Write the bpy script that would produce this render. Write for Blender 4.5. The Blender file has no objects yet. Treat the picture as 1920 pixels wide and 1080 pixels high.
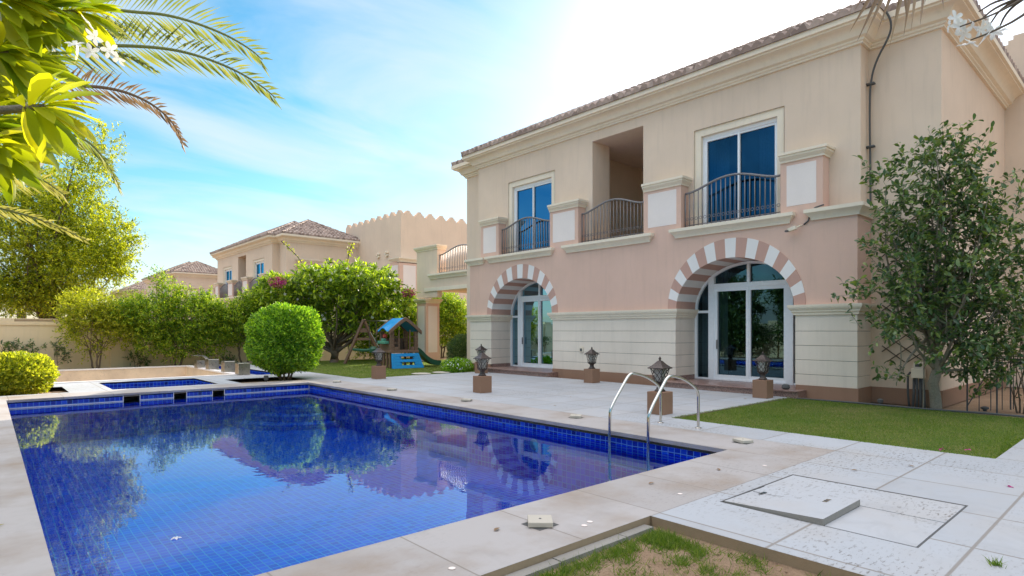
import bpy, math, random
import numpy as np
from mathutils import Vector, Matrix
R=math.radians; PI=math.pi
rng=np.random.default_rng(7); random.seed(7)
scene=bpy.context.scene; col=scene.collection
# ------------------------------------------------------------------ view frame
TH=math.atan2(985,1107); CT,ST=math.cos(TH),math.sin(TH); FOC=1107.0; EYE=1.5
def W(px,py,d):
    r=(px-960)/FOC; u=(620-py)/FOC
    return (d*(r*CT+ST), d*(-r*ST+CT), EYE+d*u)
# ------------------------------------------------------------------ mesh tools
class MB:
    def __init__(s): s.v=[]; s.f=[]; s.m=[]
    def add(s,vs,fs,mi=0):
        o=len(s.v); s.v+= [tuple(v) for v in vs]; s.f+=[tuple(i+o for i in f) for f in fs]; s.m+=[mi]*len(fs); return s
    def box(s,x0,x1,y0,y1,z0,z1,mi=0):
        if x0>x1:x0,x1=x1,x0
        if y0>y1:y0,y1=y1,y0
        if z0>z1:z0,z1=z1,z0
        vs=[(x,y,z) for z in (z0,z1) for y in (y0,y1) for x in (x0,x1)]
        return s.add(vs,[(0,2,3,1),(4,5,7,6),(0,1,5,4),(2,6,7,3),(0,4,6,2),(1,3,7,5)],mi)
    def obox(s,c,ax,ay,az,mi=0):   # centre and three half-axis vectors
        c=Vector(c);ax=Vector(ax);ay=Vector(ay);az=Vector(az)
        vs=[c+ax*i+ay*j+az*k for k in(-1,1) for j in(-1,1) for i in(-1,1)]
        return s.add(vs,[(0,2,3,1),(4,5,7,6),(0,1,5,4),(2,6,7,3),(0,4,6,2),(1,3,7,5)],mi)
    def bar(s,a,b,w,h=None,mi=0,up=(0,0,1)):
        h=w if h is None else h
        a=Vector(a);b=Vector(b);d=b-a;L=d.length;d.normalize()
        sd=d.cross(Vector(up))
        if sd.length<1e-4: sd=d.cross(Vector((0,1,0)))
        sd.normalize(); u=sd.cross(d)
        return s.obox((a+b)/2,d*L/2,sd*w/2,u*h/2,mi)
    def tube(s,pts,rad,n=6,mi=0,caps=True):
        pts=[Vector(p) for p in pts]
        if not hasattr(rad,'__len__'): rad=[rad]*len(pts)
        vs=[];fs=[];pn=None
        for i,p in enumerate(pts):
            t=(pts[min(i+1,len(pts)-1)]-pts[max(i-1,0)])
            if t.length<1e-9:t=Vector((0,0,1))
            t.normalize()
            if pn is None:
                pn=t.cross(Vector((0.13,0.31,1)) if abs(t.z)<.9 else Vector((0,1,.1))); pn.normalize()
            else:
                pn=pn-t*pn.dot(t)
                pn.normalize()
            b=t.cross(pn)
            for k in range(n):
                a=2*PI*k/n; vs.append(p+(pn*math.cos(a)+b*math.sin(a))*rad[i])
        for i in range(len(pts)-1):
            for k in range(n):
                fs.append((i*n+k,i*n+(k+1)%n,(i+1)*n+(k+1)%n,(i+1)*n+k))
        if caps: fs.append(tuple(range(n-1,-1,-1))); fs.append(tuple((len(pts)-1)*n+k for k in range(n)))
        return s.add(vs,fs,mi)
    def lathe(s,c,prof,n=16,mi=0,rot=0):
        vs=[];fs=[]
        for (r,z) in prof:
            for k in range(n):
                a=rot+2*PI*k/n; vs.append((c[0]+r*math.cos(a),c[1]+r*math.sin(a),c[2]+z))
        m=len(prof)
        for i in range(m-1):
            for k in range(n): fs.append((i*n+k,i*n+(k+1)%n,(i+1)*n+(k+1)%n,(i+1)*n+k))
        fs.append(tuple(range(n-1,-1,-1))); fs.append(tuple((m-1)*n+k for k in range(n)))
        return s.add(vs,fs,mi)
    def sweep(s,path,prof,closed=False,mi=0,caps=True):   # prof: (out,z) outwards = right of travel
        P=[Vector((p[0],p[1])) for p in path]; n=len(P); vs=[];fs=[];m=len(prof)
        for i in range(n):
            if closed or 0<i<n-1:
                d0=(P[i]-P[i-1]).normalized(); d1=(P[(i+1)%n]-P[i]).normalized()
                n0=Vector((d0.y,-d0.x)); n1=Vector((d1.y,-d1.x)); b=(n0+n1); k=b.length
                b=b/k; mit=1/max(.2,b.dot(n0)); nn=b*mit
            else:
                d=(P[1]-P[0]) if i==0 else (P[-1]-P[-2]); d.normalize(); nn=Vector((d.y,-d.x))
            for (o,z) in prof: vs.append((P[i].x+nn.x*o,P[i].y+nn.y*o,z))
        for i in range(n if closed else n-1):
            j=(i+1)%n
            for k in range(m-1): fs.append((i*m+k,j*m+k,j*m+k+1,i*m+k+1))
        if caps and not closed:
            fs.append(tuple(range(m))); fs.append(tuple((n-1)*m+k for k in range(m-1,-1,-1)))
        return s.add(vs,fs,mi)
    def plane_holes(s,axis,c,a0,a1,z0,z1,holes,mi=0):   # vertical plane, rectangular holes (a0,a1,z0,z1)
        A=sorted({a0,a1,*[h[0] for h in holes],*[h[1] for h in holes]}); Z=sorted({z0,z1,*[h[2] for h in holes],*[h[3] for h in holes]})
        for i in range(len(A)-1):
            for j in range(len(Z)-1):
                am=(A[i]+A[i+1])/2; zm=(Z[j]+Z[j+1])/2
                if am<a0 or am>a1 or zm<z0 or zm>z1: continue
                if any(h[0]<am<h[1] and h[2]<zm<h[3] for h in holes): continue
                q=[(A[i],Z[j]),(A[i+1],Z[j]),(A[i+1],Z[j+1]),(A[i],Z[j+1])]
                s.add([(c,a,z) if axis=='x' else (a,c,z) for a,z in q],[(0,1,2,3)],mi)
        return s
    def sheet(s,z,rects,holes,skirt=None,mi=0):   # horizontal cells with optional skirts
        xs=sorted({v for r in rects+holes for v in r[:2]}); ys=sorted({v for r in rects+holes for v in r[2:]})
        def ins(x,y):
            return any(r[0]<x<r[1] and r[2]<y<r[3] for r in rects) and not any(r[0]<x<r[1] and r[2]<y<r[3] for r in holes)
        nx,ny=len(xs)-1,len(ys)-1
        C=[[ins((xs[i]+xs[i+1])/2,(ys[j]+ys[j+1])/2) for j in range(ny)] for i in range(nx)]
        for i in range(nx):
            for j in range(ny):
                if not C[i][j]: continue
                x0,x1,y0,y1=xs[i],xs[i+1],ys[j],ys[j+1]
                s.add([(x0,y0,z),(x1,y0,z),(x1,y1,z),(x0,y1,z)],[(0,1,2,3)],mi)
                if skirt is not None:
                    for (di,dj,a,b) in ((-1,0,(x0,y1),(x0,y0)),(1,0,(x1,y0),(x1,y1)),(0,-1,(x0,y0),(x1,y0)),(0,1,(x1,y1),(x0,y1))):
                        ii,jj=i+di,j+dj
                        if not(0<=ii<nx and 0<=jj<ny and C[ii][jj]):
                            s.add([(*a,z-skirt),(*b,z-skirt),(*b,z),(*a,z)],[(0,1,2,3)],mi)
        return s
def O(o):
    x=Vector((0,0,0))
    while o: x+=o.location; o=o.parent
    return x
def link(name,me,mats,parent,loc):
    ob=bpy.data.objects.new(name,me); col.objects.link(ob)
    for m in (mats if isinstance(mats,(list,tuple)) else [mats]): me.materials.append(m)
    if parent: ob.parent=parent
    elif loc is not None: ob.location=loc
    return ob
def build(name,mb,mats,parent=None,loc=None,smooth=False,bevel=0,kind=None,label=None):
    org=O(parent) if parent else Vector(loc or (0,0,0))
    me=bpy.data.meshes.new(name); me.from_pydata([(v[0]-org.x,v[1]-org.y,v[2]-org.z) for v in mb.v],[],mb.f)
    me.polygons.foreach_set('material_index',mb.m)
    if smooth is True: me.polygons.foreach_set('use_smooth',[True]*len(me.polygons))
    me.validate(); me.update()
    ob=link(name,me,mats,parent,loc)
    if smooth=='auto':
        me.polygons.foreach_set('use_smooth',[True]*len(me.polygons)); me.set_sharp_from_angle(angle=R(35))
    if bevel:
        md=ob.modifiers.new('Bevel','BEVEL'); md.width=bevel; md.segments=2; md.limit_method='ANGLE'; md.angle_limit=R(40)
    if kind: ob['kind']=kind
    if label: ob['label']=label
    return ob
def build_np(name,V,F,mats,parent=None,loc=None,smooth=False):
    org=O(parent) if parent else Vector(loc or (0,0,0))
    V=np.asarray(V,dtype=np.float32)-np.array(org[:],dtype=np.float32); F=np.asarray(F,dtype=np.int32); k=F.shape[1]
    me=bpy.data.meshes.new(name); me.vertices.add(len(V)); me.vertices.foreach_set('co',V.ravel())
    me.loops.add(F.size); me.loops.foreach_set('vertex_index',F.ravel())
    me.polygons.add(len(F)); me.polygons.foreach_set('loop_start',np.arange(0,F.size,k,dtype=np.int32))
    try: me.polygons.foreach_set('loop_total',np.full(len(F),k,dtype=np.int32))
    except Exception: pass
    if smooth: me.polygons.foreach_set('use_smooth',np.ones(len(F),dtype=bool))
    me.update(calc_edges=True); me.validate()
    return link(name,me,mats,parent,loc)
def tag(o,label,cat,group=None,kind=None):
    if label:o['label']=label
    if cat:o['category']=cat
    if group:o['group']=group
    if kind:o['kind']=kind
    return o
def thing(name,label,cat,loc,group=None,rot=0):
    o=bpy.data.objects.new(name,None); o.empty_display_size=.2; col.objects.link(o); o.location=loc; o.rotation_euler=(0,0,rot)
    return tag(o,label,cat,group)
def copy_tree(o,parent=None):
    c=o.copy(); col.objects.link(c)
    if parent: c.parent=parent
    for ch in [x for x in o.children]: copy_tree(ch,c)
    return c
# ------------------------------------------------------------------ node tools
class NT:
    def __init__(s,name):
        s.mat=bpy.data.materials.new(name); s.mat.use_nodes=True; s.t=s.mat.node_tree; s.n=s.t.nodes; s.n.clear()
        s.out=s.n.new('ShaderNodeOutputMaterial'); s.co=None
    def node(s,ty,**kw):
        n=s.n.new(ty)
        for k,v in kw.items():
            if k.startswith('_'): setattr(n,k[1:],v)
            else:
                inp=n.inputs[int(k[1:])] if (k[0]=='i' and k[1:].isdigit()) else n.inputs[k.replace('__',' ')]
                if hasattr(v,'is_output') or isinstance(v,bpy.types.NodeSocket): s.t.links.new(v,inp)
                else: inp.default_value=v
        return n
    def obj(s):
        if not s.co: s.co=s.n.new('ShaderNodeTexCoord').outputs['Object']
        return s.co
    def map(s,scale=(1,1,1),rot=(0,0,0),loc=(0,0,0)): return s.node('ShaderNodeMapping',Vector=s.obj(),Scale=scale,Rotation=rot,Location=loc).outputs[0]
    def noise(s,scale,detail=4,rough=.55,vec=None,dist=0): return s.node('ShaderNodeTexNoise',Vector=vec or s.obj(),Scale=scale,Detail=detail,Roughness=rough,Distortion=dist).outputs['Fac']
    def math(s,op,a,b=0,c=0,clamp=False): return s.node('ShaderNodeMath',_operation=op,_use_clamp=clamp,i0=a,i1=b,i2=c).outputs[0]
    def ramp(s,f,stops,interp='LINEAR'):
        r=s.n.new('ShaderNodeValToRGB'); s.t.links.new(f,r.inputs[0]); e=r.color_ramp.elements; r.color_ramp.interpolation=interp
        while len(e)<len(stops): e.new(.5)
        for k,(p,c) in enumerate(stops): e[k].position=p; e[k].color=(c,c,c,1) if not hasattr(c,'__len__') else (*c,1)
        return r.outputs[0]
    def mix(s,f,a,b,mode='MIX'):
        m=s.n.new('ShaderNodeMix'); m.data_type='RGBA'; m.blend_type=mode
        for sock,v in ((m.inputs[0],f),(m.inputs[6],a),(m.inputs[7],b)):
            if isinstance(v,bpy.types.NodeSocket): s.t.links.new(v,sock)
            else: sock.default_value=v if not hasattr(v,'__len__') else (*v,1)[:4]
        return m.outputs[2]
    def bump(s,h,st=.3,dist=.02,nrm=None):
        b=s.node('ShaderNodeBump',Height=h,Strength=st,Distance=dist)
        if nrm is not None: s.t.links.new(nrm,b.inputs['Normal'])
        return b.outputs[0]
    def princ(s,base,rough=.6,metal=0,spec=.5,nrm=None,**kw):
        p=s.n.new('ShaderNodeBsdfPrincipled')
        for key,v in (('Base Color',base),('Roughness',rough),('Metallic',metal),('Specular IOR Level',spec)):
            if isinstance(v,bpy.types.NodeSocket): s.t.links.new(v,p.inputs[key])
            else: p.inputs[key].default_value=(*v,1)[:4] if hasattr(v,'__len__') else v
        if nrm is not None: s.t.links.new(nrm,p.inputs['Normal'])
        return p.outputs[0]
    def done(s,sh): s.t.links.new(sh,s.out.inputs[0]); return s.mat
def sc(c,k): return tuple(x*k for x in c)
def stucco(name,c,var=.07,bump=.25,scale=60,streak=True):
    n=NT(name); big=n.noise(.7,5,.6); fine=n.noise(scale,3,.7)
    cc=n.mix(n.ramp(big,[(.3,0),(.7,1)]),sc(c,1-var),sc(c,1+var*.6))
    if streak:
        st=n.noise(1.0,4,.6,vec=n.map((7,7,.55))); cc=n.mix(n.ramp(st,[(.52,0),(.78,.42)]),cc,sc(c,.78))
        g=n.noise(3.0,6,.7); cc=n.mix(n.ramp(g,[(.62,0),(.75,.3)]),cc,sc(c,.85))
    cc=n.mix(n.ramp(fine,[(.3,.0),(.7,.14)]),cc,sc(c,.8))
    return n.done(n.princ(cc,.9,spec=.2,nrm=n.bump(fine,bump,.01)))
def plain(name,c,rough=.5,metal=0,spec=.5,var=.12,scale=18,bump=.0):
    n=NT(name); f=n.noise(scale,5,.6); cc=n.mix(n.ramp(f,[(.3,0),(.7,1)]),sc(c,1-var),sc(c,1+var))
    r=n.math('MULTIPLY_ADD',f,.25,rough-.12)
    return n.done(n.princ(cc,r,metal,spec,nrm=n.bump(f,bump,.005) if bump else None))
M={}
M['cream']=stucco('cream_stucco',(.76,.60,.47))
M['pink']=stucco('pink_stucco',(.73,.49,.39),bump=.4,scale=45)
M['mould']=stucco('cream_moulding',(.84,.73,.585),bump=.08,scale=30)
M['stone']=stucco('rendered_stone',(.80,.695,.59),var=.1,bump=.12,scale=30)
M['groove']=plain('groove_dark',(.10,.10,.10),.9)
M['plinth']=stucco('brown_plinth',(.34,.20,.135),bump=.3)
M['panel']=stucco('pale_panel',(.84,.74,.69),bump=.05,scale=30,streak=False)
M['vpink']=stucco('arch_pink',(.56,.34,.275),bump=.2)
M['vwhite']=stucco('arch_white',(.82,.77,.74),bump=.1,streak=False)
M['granite']=None
M['upvc']=plain('white_frame',(.85,.85,.87),.35,var=.03)
M['rail']=plain('grey_metal',(.22,.205,.21),.45,metal=.3,var=.15)
M['wallgarden']=stucco('garden_wall_render',(.82,.67,.45))
def granite():
    n=NT('red_granite'); v=n.node('ShaderNodeTexVoronoi',Vector=n.obj(),Scale=90.0).outputs['Color']
    k=n.node('ShaderNodeSeparateColor',Color=v).outputs[0]
    return n.done(n.princ(n.ramp(k,[(0,(.10,.06,.05)),(.5,(.28,.16,.13)),(1,(.42,.29,.25))]),.35,nrm=None))
M['granite']=granite()
def glass_mat(name,tint,base,fac):
    n=NT(name); fr=n.node('ShaderNodeFresnel',IOR=1.5).outputs[0]
    wav=n.noise(.9,2,.4); bm=n.bump(wav,.05,.02)
    d=n.princ(base,.12,spec=.3)
    g=n.node('ShaderNodeBsdfGlossy',Color=(*tint,1),Roughness=.012,Normal=bm).outputs[0]
    f=n.math('ADD',fr,fac,clamp=True)
    return n.done(n.node('ShaderNodeMixShader',i0=f,i1=d,i2=g).outputs[0])
M['glassblue']=glass_mat('solar_glass',(.03,.26,.52),(.003,.02,.05),.42)
M['glass']=glass_mat('door_glass',(.20,.40,.52),(.006,.01,.014),.14)
def clear_glass(name,tint,trans,fac):
    n=NT(name); wav=n.noise(.7,2,.4); bm=n.bump(wav,.08,.03); fr=n.node('ShaderNodeFresnel',IOR=1.5).outputs[0]
    v=n.noise(.8,3,.6); tr=n.node('ShaderNodeBsdfTransparent',Color=(*trans,1)).outputs[0]
    g=n.node('ShaderNodeBsdfGlossy',Color=(*tint,1),Roughness=.015,Normal=bm).outputs[0]
    return n.done(n.node('ShaderNodeMixShader',i0=n.math('ADD',fr,n.math('MULTIPLY',v,fac*2),clamp=True),i1=tr,i2=g).outputs[0])
M['glassup']=clear_glass('tinted_window_glass',(.045,.19,.36),(.14,.30,.46),.24)
M['glassdoor']=clear_glass('tinted_door_glass',(.20,.38,.48),(.22,.30,.34),.12)
M['curtain']=plain('curtain_cloth',(.45,.45,.42),.9)
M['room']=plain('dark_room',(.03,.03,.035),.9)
def roof_mat():
    n=NT('clay_roof_tile'); u=n.node('ShaderNodeTexVoronoi',Vector=n.obj(),Scale=3.8).outputs['Color']
    k=n.node('ShaderNodeSeparateColor',Color=u).outputs[0]; g=n.noise(7,4,.6)
    c=n.ramp(k,[(0,(.20,.14,.115)),(.45,(.33,.235,.19)),(1,(.48,.37,.31))])
    return n.done(n.princ(n.mix(n.ramp(g,[(.35,0),(.75,.5)]),c,(.16,.12,.10)),.8,nrm=n.bump(g,.2,.01)))
M['roof']=roof_mat()
def joints(n,px,py,x0,y0,w):
    sx=n.node('ShaderNodeSeparateXYZ',Vector=n.obj())
    def ln(v,o,p):
        f=n.math('FRACT',n.math('DIVIDE',n.math('SUBTRACT',v,o),p)); a=n.math('MINIMUM',f,n.math('SUBTRACT',1.0,f))
        return n.math('MULTIPLY',a,p)
    dx=ln(sx.outputs[0],x0,px) if px else None; dy=ln(sx.outputs[1],y0,py) if py else None
    d=n.math('MINIMUM',dx,dy) if (px and py) else (dx or dy)
    cellx=n.math('FLOOR',n.math('DIVIDE',n.math('SUBTRACT',sx.outputs[0],x0),px or 1e3)); celly=n.math('FLOOR',n.math('DIVIDE',n.math('SUBTRACT',sx.outputs[1],y0),py or 1e3))
    cid=n.node('ShaderNodeCombineXYZ',X=cellx,Y=celly).outputs[0]
    rnd=n.node('ShaderNodeTexWhiteNoise',_noise_dimensions='2D',Vector=cid).outputs['Value']
    m=n.node('ShaderNodeMapRange',Value=d,i1=w*.5,i2=w,i3=1.0,i4=0.0).outputs[0]
    return m,rnd
def paving(name,c,px,py,x0,y0,w=.008,pits=.85,stain=(.42,.36,.30),stamt=.35,jc=(.22,.19,.16)):
    n=NT(name); j,rnd=joints(n,px,py,x0,y0,w)
    base=n.mix(rnd,sc(c,.94),sc(c,1.05))
    a=n.noise(.9,6,.62); base=n.mix(n.ramp(a,[(.45,0),(.72,stamt)]),base,stain)
    b=n.noise(2.3,7,.7,vec=n.map((1,1,1),loc=(5,3,0)),dist=.6); base=n.mix(n.ramp(b,[(.50,0),(.68,.32)]),base,sc(c,.72))
    p=n.noise(15,5,.65,vec=n.map((1,2.4,1))); pm=n.noise(.55,3,.5,vec=n.map((1,1,1),loc=(2.2,7.1,0)))
    pit=n.math('MULTIPLY',n.ramp(p,[(.565,0),(.61,1)]),n.ramp(pm,[(.47,0),(.66,pits)]))
    base=n.mix(pit,base,sc((.36,.31,.26),.38)); base=n.mix(n.math('MULTIPLY',j,.75),base,jc)
    f=n.noise(45,4,.7); h=n.math('SUBTRACT',n.math('SUBTRACT',n.math('MULTIPLY',f,.25),j),pit)
    return n.done(n.princ(base,.62,spec=.35,nrm=n.bump(h,.35,.006)))
M['white_pave']=paving('white_washed_paving',(.415,.435,.465),.95,.95,7.94,2.83,.014)
M['hatch_pave']=paving('hatch_slab_paving',(.43,.445,.47),40.0,40.0,-7.3,-9.1,.009)
M['coping']=paving('sandstone_coping',(.40,.375,.365),.95,0,2.25,0,.009,pits=.3,stain=(.26,.185,.12),stamt=.75)
M['coping_y']=paving('sandstone_coping_side',(.80,.64,.47),0,.95,0,.9,.009,pits=.3,stain=(.30,.235,.175),stamt=.4)
M['slabside']=stucco('slab_side',(.36,.27,.18),bump=.5,scale=25)
def pool_tile(name,gr,cols=None):
    n=NT(name); t=.1
    geo=n.n.new('ShaderNodeNewGeometry'); wob=n.node('ShaderNodeTexNoise',Vector=n.obj(),Scale=1.6,Detail=2.0).outputs['Color']; wv=n.node('ShaderNodeVectorMath',_operation='SCALE',i0=wob); wv.inputs[3].default_value=.035; s3=n.node('ShaderNodeSeparateXYZ',Vector=n.node('ShaderNodeVectorMath',_operation='ADD',i0=n.obj(),i1=wv.outputs[0]).outputs[0]); nn=n.node('ShaderNodeSeparateXYZ',Vector=geo.outputs['Normal'])
    ds=[];cs=[]
    for k in range(3):
        off=n.math('ADD',s3.outputs[k],.013+.02*k); q=n.math('DIVIDE',off,t); f=n.math('FRACT',q); a=n.math('MINIMUM',f,n.math('SUBTRACT',1.0,f))
        # ignore the axis the face points along
        ig=n.math('GREATER_THAN',n.math('ABSOLUTE',nn.outputs[k]),.7)
        ds.append(n.math('ADD',a,ig)); cs.append(n.math('MULTIPLY',n.math('FLOOR',q),n.math('SUBTRACT',1.0,ig)))
    d=n.math('MINIMUM',n.math('MINIMUM',ds[0],ds[1]),ds[2])
    j=n.node('ShaderNodeMapRange',Value=d,i1=.035,i2=.07,i3=1.0,i4=0.0).outputs[0]
    cid=n.node('ShaderNodeCombineXYZ',X=cs[0],Y=cs[1],Z=cs[2]).outputs[0]
    rnd=n.node('ShaderNodeTexWhiteNoise',_noise_dimensions='3D',Vector=cid).outputs['Value']
    c=n.ramp(rnd,cols or [(0,(.0,.02,.66)),(.3,(.0,.035,.82)),(.8,(.0,.06,.93)),(1,(.01,.12,.98))])
    return n.done(n.princ(n.mix(j,c,gr),.2,spec=.5))
M['tile']=pool_tile('blue_mosaic_tile',(.05,.34,.85))
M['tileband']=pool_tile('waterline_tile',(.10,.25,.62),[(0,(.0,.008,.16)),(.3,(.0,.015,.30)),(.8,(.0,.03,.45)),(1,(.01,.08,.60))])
def water():
    n=NT('pool_water'); w=n.noise(2.2,3,.5,vec=n.map((1,1,1))); w2=n.noise(9,2,.5)
    h=n.math('ADD',w,n.math('MULTIPLY',w2,.16)); b=n.bump(h,.08,.02)
    fr=n.node('ShaderNodeFresnel',IOR=1.75,Normal=b).outputs[0]
    tr=n.node('ShaderNodeBsdfTransparent',Color=(.80,.96,1,1)).outputs[0]
    g=n.node('ShaderNodeBsdfGlossy',Color=(.78,.92,1,1),Roughness=.0,Normal=b).outputs[0]
    return n.done(n.node('ShaderNodeMixShader',i0=fr,i1=tr,i2=g).outputs[0])
M['water']=water()
def soil(name,c1,c2):
    n=NT(name); a=n.noise(1.2,7,.7); f=n.noise(35,6,.75)
    c=n.mix(n.ramp(a,[(.35,0),(.65,1)]),c1,c2); c=n.mix(n.ramp(f,[(.4,.0),(.7,.6)]),c,sc(c1,.5))
    return n.done(n.princ(c,.95,spec=.1,nrm=n.bump(n.math('ADD',f,n.math('MULTIPLY',a,.8)),.8,.04)))
M['soil']=soil('sandy_soil',(.36,.24,.155),(.46,.33,.225))
M['concrete']=stucco('old_concrete',(.30,.285,.26),var=.2,bump=.8,scale=22)
M['turf']=soil('turf_base',(.09,.15,.025),(.20,.21,.06))
def leaf(name,c1,c2,c3=None,trans=.45,rough=.45,tc=None,spec=.4):
    n=NT(name); g=n.n.new('ShaderNodeNewGeometry'); r=g.outputs['Random Per Island']
    st=[(0,c1),(.55,c2),(1,c3 or sc(c2,1.3))]
    c=n.ramp(r,st); d=n.princ(c,rough,spec=spec)
    tcol=n.mix(1.0,c,tc or (1.6,1.7,.5),'MULTIPLY')
    t=n.node('ShaderNodeBsdfTranslucent',Color=tcol).outputs[0]
    return n.done(n.node('ShaderNodeMixShader',i0=trans,i1=d,i2=t).outputs[0])
M['leaf_hedge']=leaf('hedge_leaf',(0.064,0.128,0.019),(0.218,0.346,0.032),(0.589,0.600,0.064),.5)
M['leaf_ball']=leaf('clipped_leaf',(0.053,0.132,0.016),(0.197,0.382,0.029),(0.474,0.637,0.066),.4)
M['leaf_yel']=leaf('golden_sunlit_leaf',(.12,.17,.02),(.40,.42,.035),(.62,.58,.07),.48)
M['leaf_dark']=leaf('citrus_leaf',(0.043,0.091,0.037),(0.091,0.161,0.059),(0.215,0.280,0.065),.25,.3,spec=.6)
M['leaf_plum']=leaf('frangipani_leaf',(0.060,0.108,0.024),(0.216,0.324,0.036),(0.528,0.600,0.060),.45,.35)
M['leaf_near']=leaf('near_frangipani_leaf',(.13,.21,.02),(.36,.41,.02),(.60,.56,.03),.52,.33,tc=(1.6,1.6,.4))
M['leaf_tree']=leaf('feathery_leaf',(.10,.14,.02),(.33,.37,.03),(.68,.63,.05),.5)
M['leaf_palm']=leaf('palm_leaflet',(0.163,0.188,0.062),(0.237,0.250,0.100),(0.350,0.325,0.150),.35)
M['leaf_dry']=leaf('dry_palm_leaflet',(.20,.13,.07),(.28,.18,.10),(.36,.26,.16),.3,tc=(1.2,1.1,.9))
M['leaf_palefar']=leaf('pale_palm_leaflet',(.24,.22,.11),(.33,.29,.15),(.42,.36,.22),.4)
M['grass']=leaf('grass_blade',(.07,.14,.015),(.13,.22,.03),(.28,.30,.08),.45)
M['petal']=leaf('white_petal',(.75,.74,.70),(.82,.82,.78),(.85,.85,.8),.3,tc=(1,1,1))
M['pinkpetal']=leaf('pink_petal',(.55,.03,.22),(.65,.06,.30),(.7,.15,.4),.3,tc=(1,1,1))
M['bark']=soil('bark',(.17,.125,.09),(.26,.20,.15))
M['barkpale']=soil('pale_bark',(.30,.26,.20),(.40,.35,.28))
M['twig']=plain('twig',(.10,.075,.05),.8)
# ------------------------------------------------------------------ foliage tools
def nrm(a): return a/np.maximum(np.linalg.norm(a,axis=1,keepdims=True),1e-9)
def leaves_np(P,D,N,L,Wd,fold=.25):
    D=nrm(D); S=nrm(np.cross(D,N)); N2=np.cross(S,D); L=np.asarray(L).reshape(-1,1)*np.ones((len(P),1)); Wd=np.asarray(Wd).reshape(-1,1)*np.ones((len(P),1))
    mid=P+D*L*.45+N2*Wd*fold; V=np.stack([P,mid-S*Wd*.5,P+D*L,mid+S*Wd*.5],1).reshape(-1,3)
    i=np.arange(len(P))[:,None]*4; F=np.concatenate([i+np.array([[0,1,2]]),i+np.array([[0,2,3]])],1).reshape(-1,3)
    return V,F
def leaves6_np(P,D,N,L,Wd,curl=.15):   # broad leaf, 8 verts
    D=nrm(D); S=nrm(np.cross(D,N)); N2=np.cross(S,D); n=len(P); L=np.asarray(L).reshape(-1,1)*np.ones((n,1)); Wd=np.asarray(Wd).reshape(-1,1)*np.ones((n,1))
    rows=[(0,0.05),(.3,.36),(.62,.5),(.85,.36),(1,.03)]; vs=[]
    for t,w in rows:
        c=P+D*L*t-N2*L*curl*t*t
        vs+= [c-S*Wd*w+N2*Wd*w*.35,c,c+S*Wd*w+N2*Wd*w*.35]
    V=np.stack(vs,1).reshape(-1,3); i=np.arange(n)[:,None]*15; fs=[]
    for r in range(4):
        for q in range(2): a=r*3+q; fs.append(i+np.array([[a,a+1,a+4,a+3]]))
    return V,np.concatenate(fs,1).reshape(-1,4)
def unit(n): return nrm(rng.normal(size=(n,3)))
def in_ell(n,E,bias=.45):
    E=np.array(E,dtype=float); vol=np.prod(E[:,3:6],axis=1)**.75; w=vol/vol.sum(); k=rng.choice(len(E),n,p=w)
    u=unit(n); r=rng.random(n)**bias
    r=np.where(rng.random(n)<.08,r*1.12,r)
    return E[k,:3]+u*E[k,3:6]*r[:,None],u
def foliage(E,ntw,tl,lpt,L,Wd,bias=.4,updir=.35,spread=.9,big=False,zmin=None,lumpy=.25,curl=.15):
    P0,u=in_ell(ntw,E,bias)
    D=nrm(u+np.array([0,0,updir])+rng.normal(size=(ntw,3))*.45); tlen=tl*(.6+.8*rng.random(ntw))[:,None]
    k=np.repeat(np.arange(ntw),lpt); t=(np.tile(np.arange(lpt),ntw)+.5)/lpt
    P=P0[k]+D[k]*tlen[k]*t[:,None]+rng.normal(size=(len(k),3))*tl*.05
    dd=nrm(D[k]*.55+unit(len(k))*spread); N=nrm(np.array([0,0,1.0])+unit(len(k))*.7)
    l=L*(.7+.6*rng.random(len(k))); w=Wd*(.75+.5*rng.random(len(k)))
    if zmin is not None:
        m=P[:,2]>zmin; P,dd,N,l,w=P[m],dd[m],N[m],l[m],w[m]
    V,F=(leaves6_np if big else leaves_np)(P,dd,N,l,w)
    return V,F,P0,D,tlen
def twigs(mb,P0,D,tl,idx,r=.004):
    for i in idx:
        a=P0[i]; b=a+D[i]*tl[i]; mb.tube([a,(a+b)/2+rng.normal(size=3)*.01,b],[r,r*.8,r*.4],3,caps=False)
def limb(mb,a,b,r0,r1,n=6,sag=.12,sides=6):
    a=Vector(a);b=Vector(b);L=(b-a).length; pts=[]; rr=[]
    w=Vector(rng.normal(size=3))*L*sag*.5
    for i in range(n+1):
        t=i/n; p=a.lerp(b,t)+w*math.sin(PI*t)+Vector((0,0,1))*(-(1-t)*t*L*sag)+Vector(rng.normal(size=3))*r0*.25*(0<i<n)
        pts.append(p); rr.append(r0+(r1-r0)*t)
    mb.tube(pts,rr,sides); return pts
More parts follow.
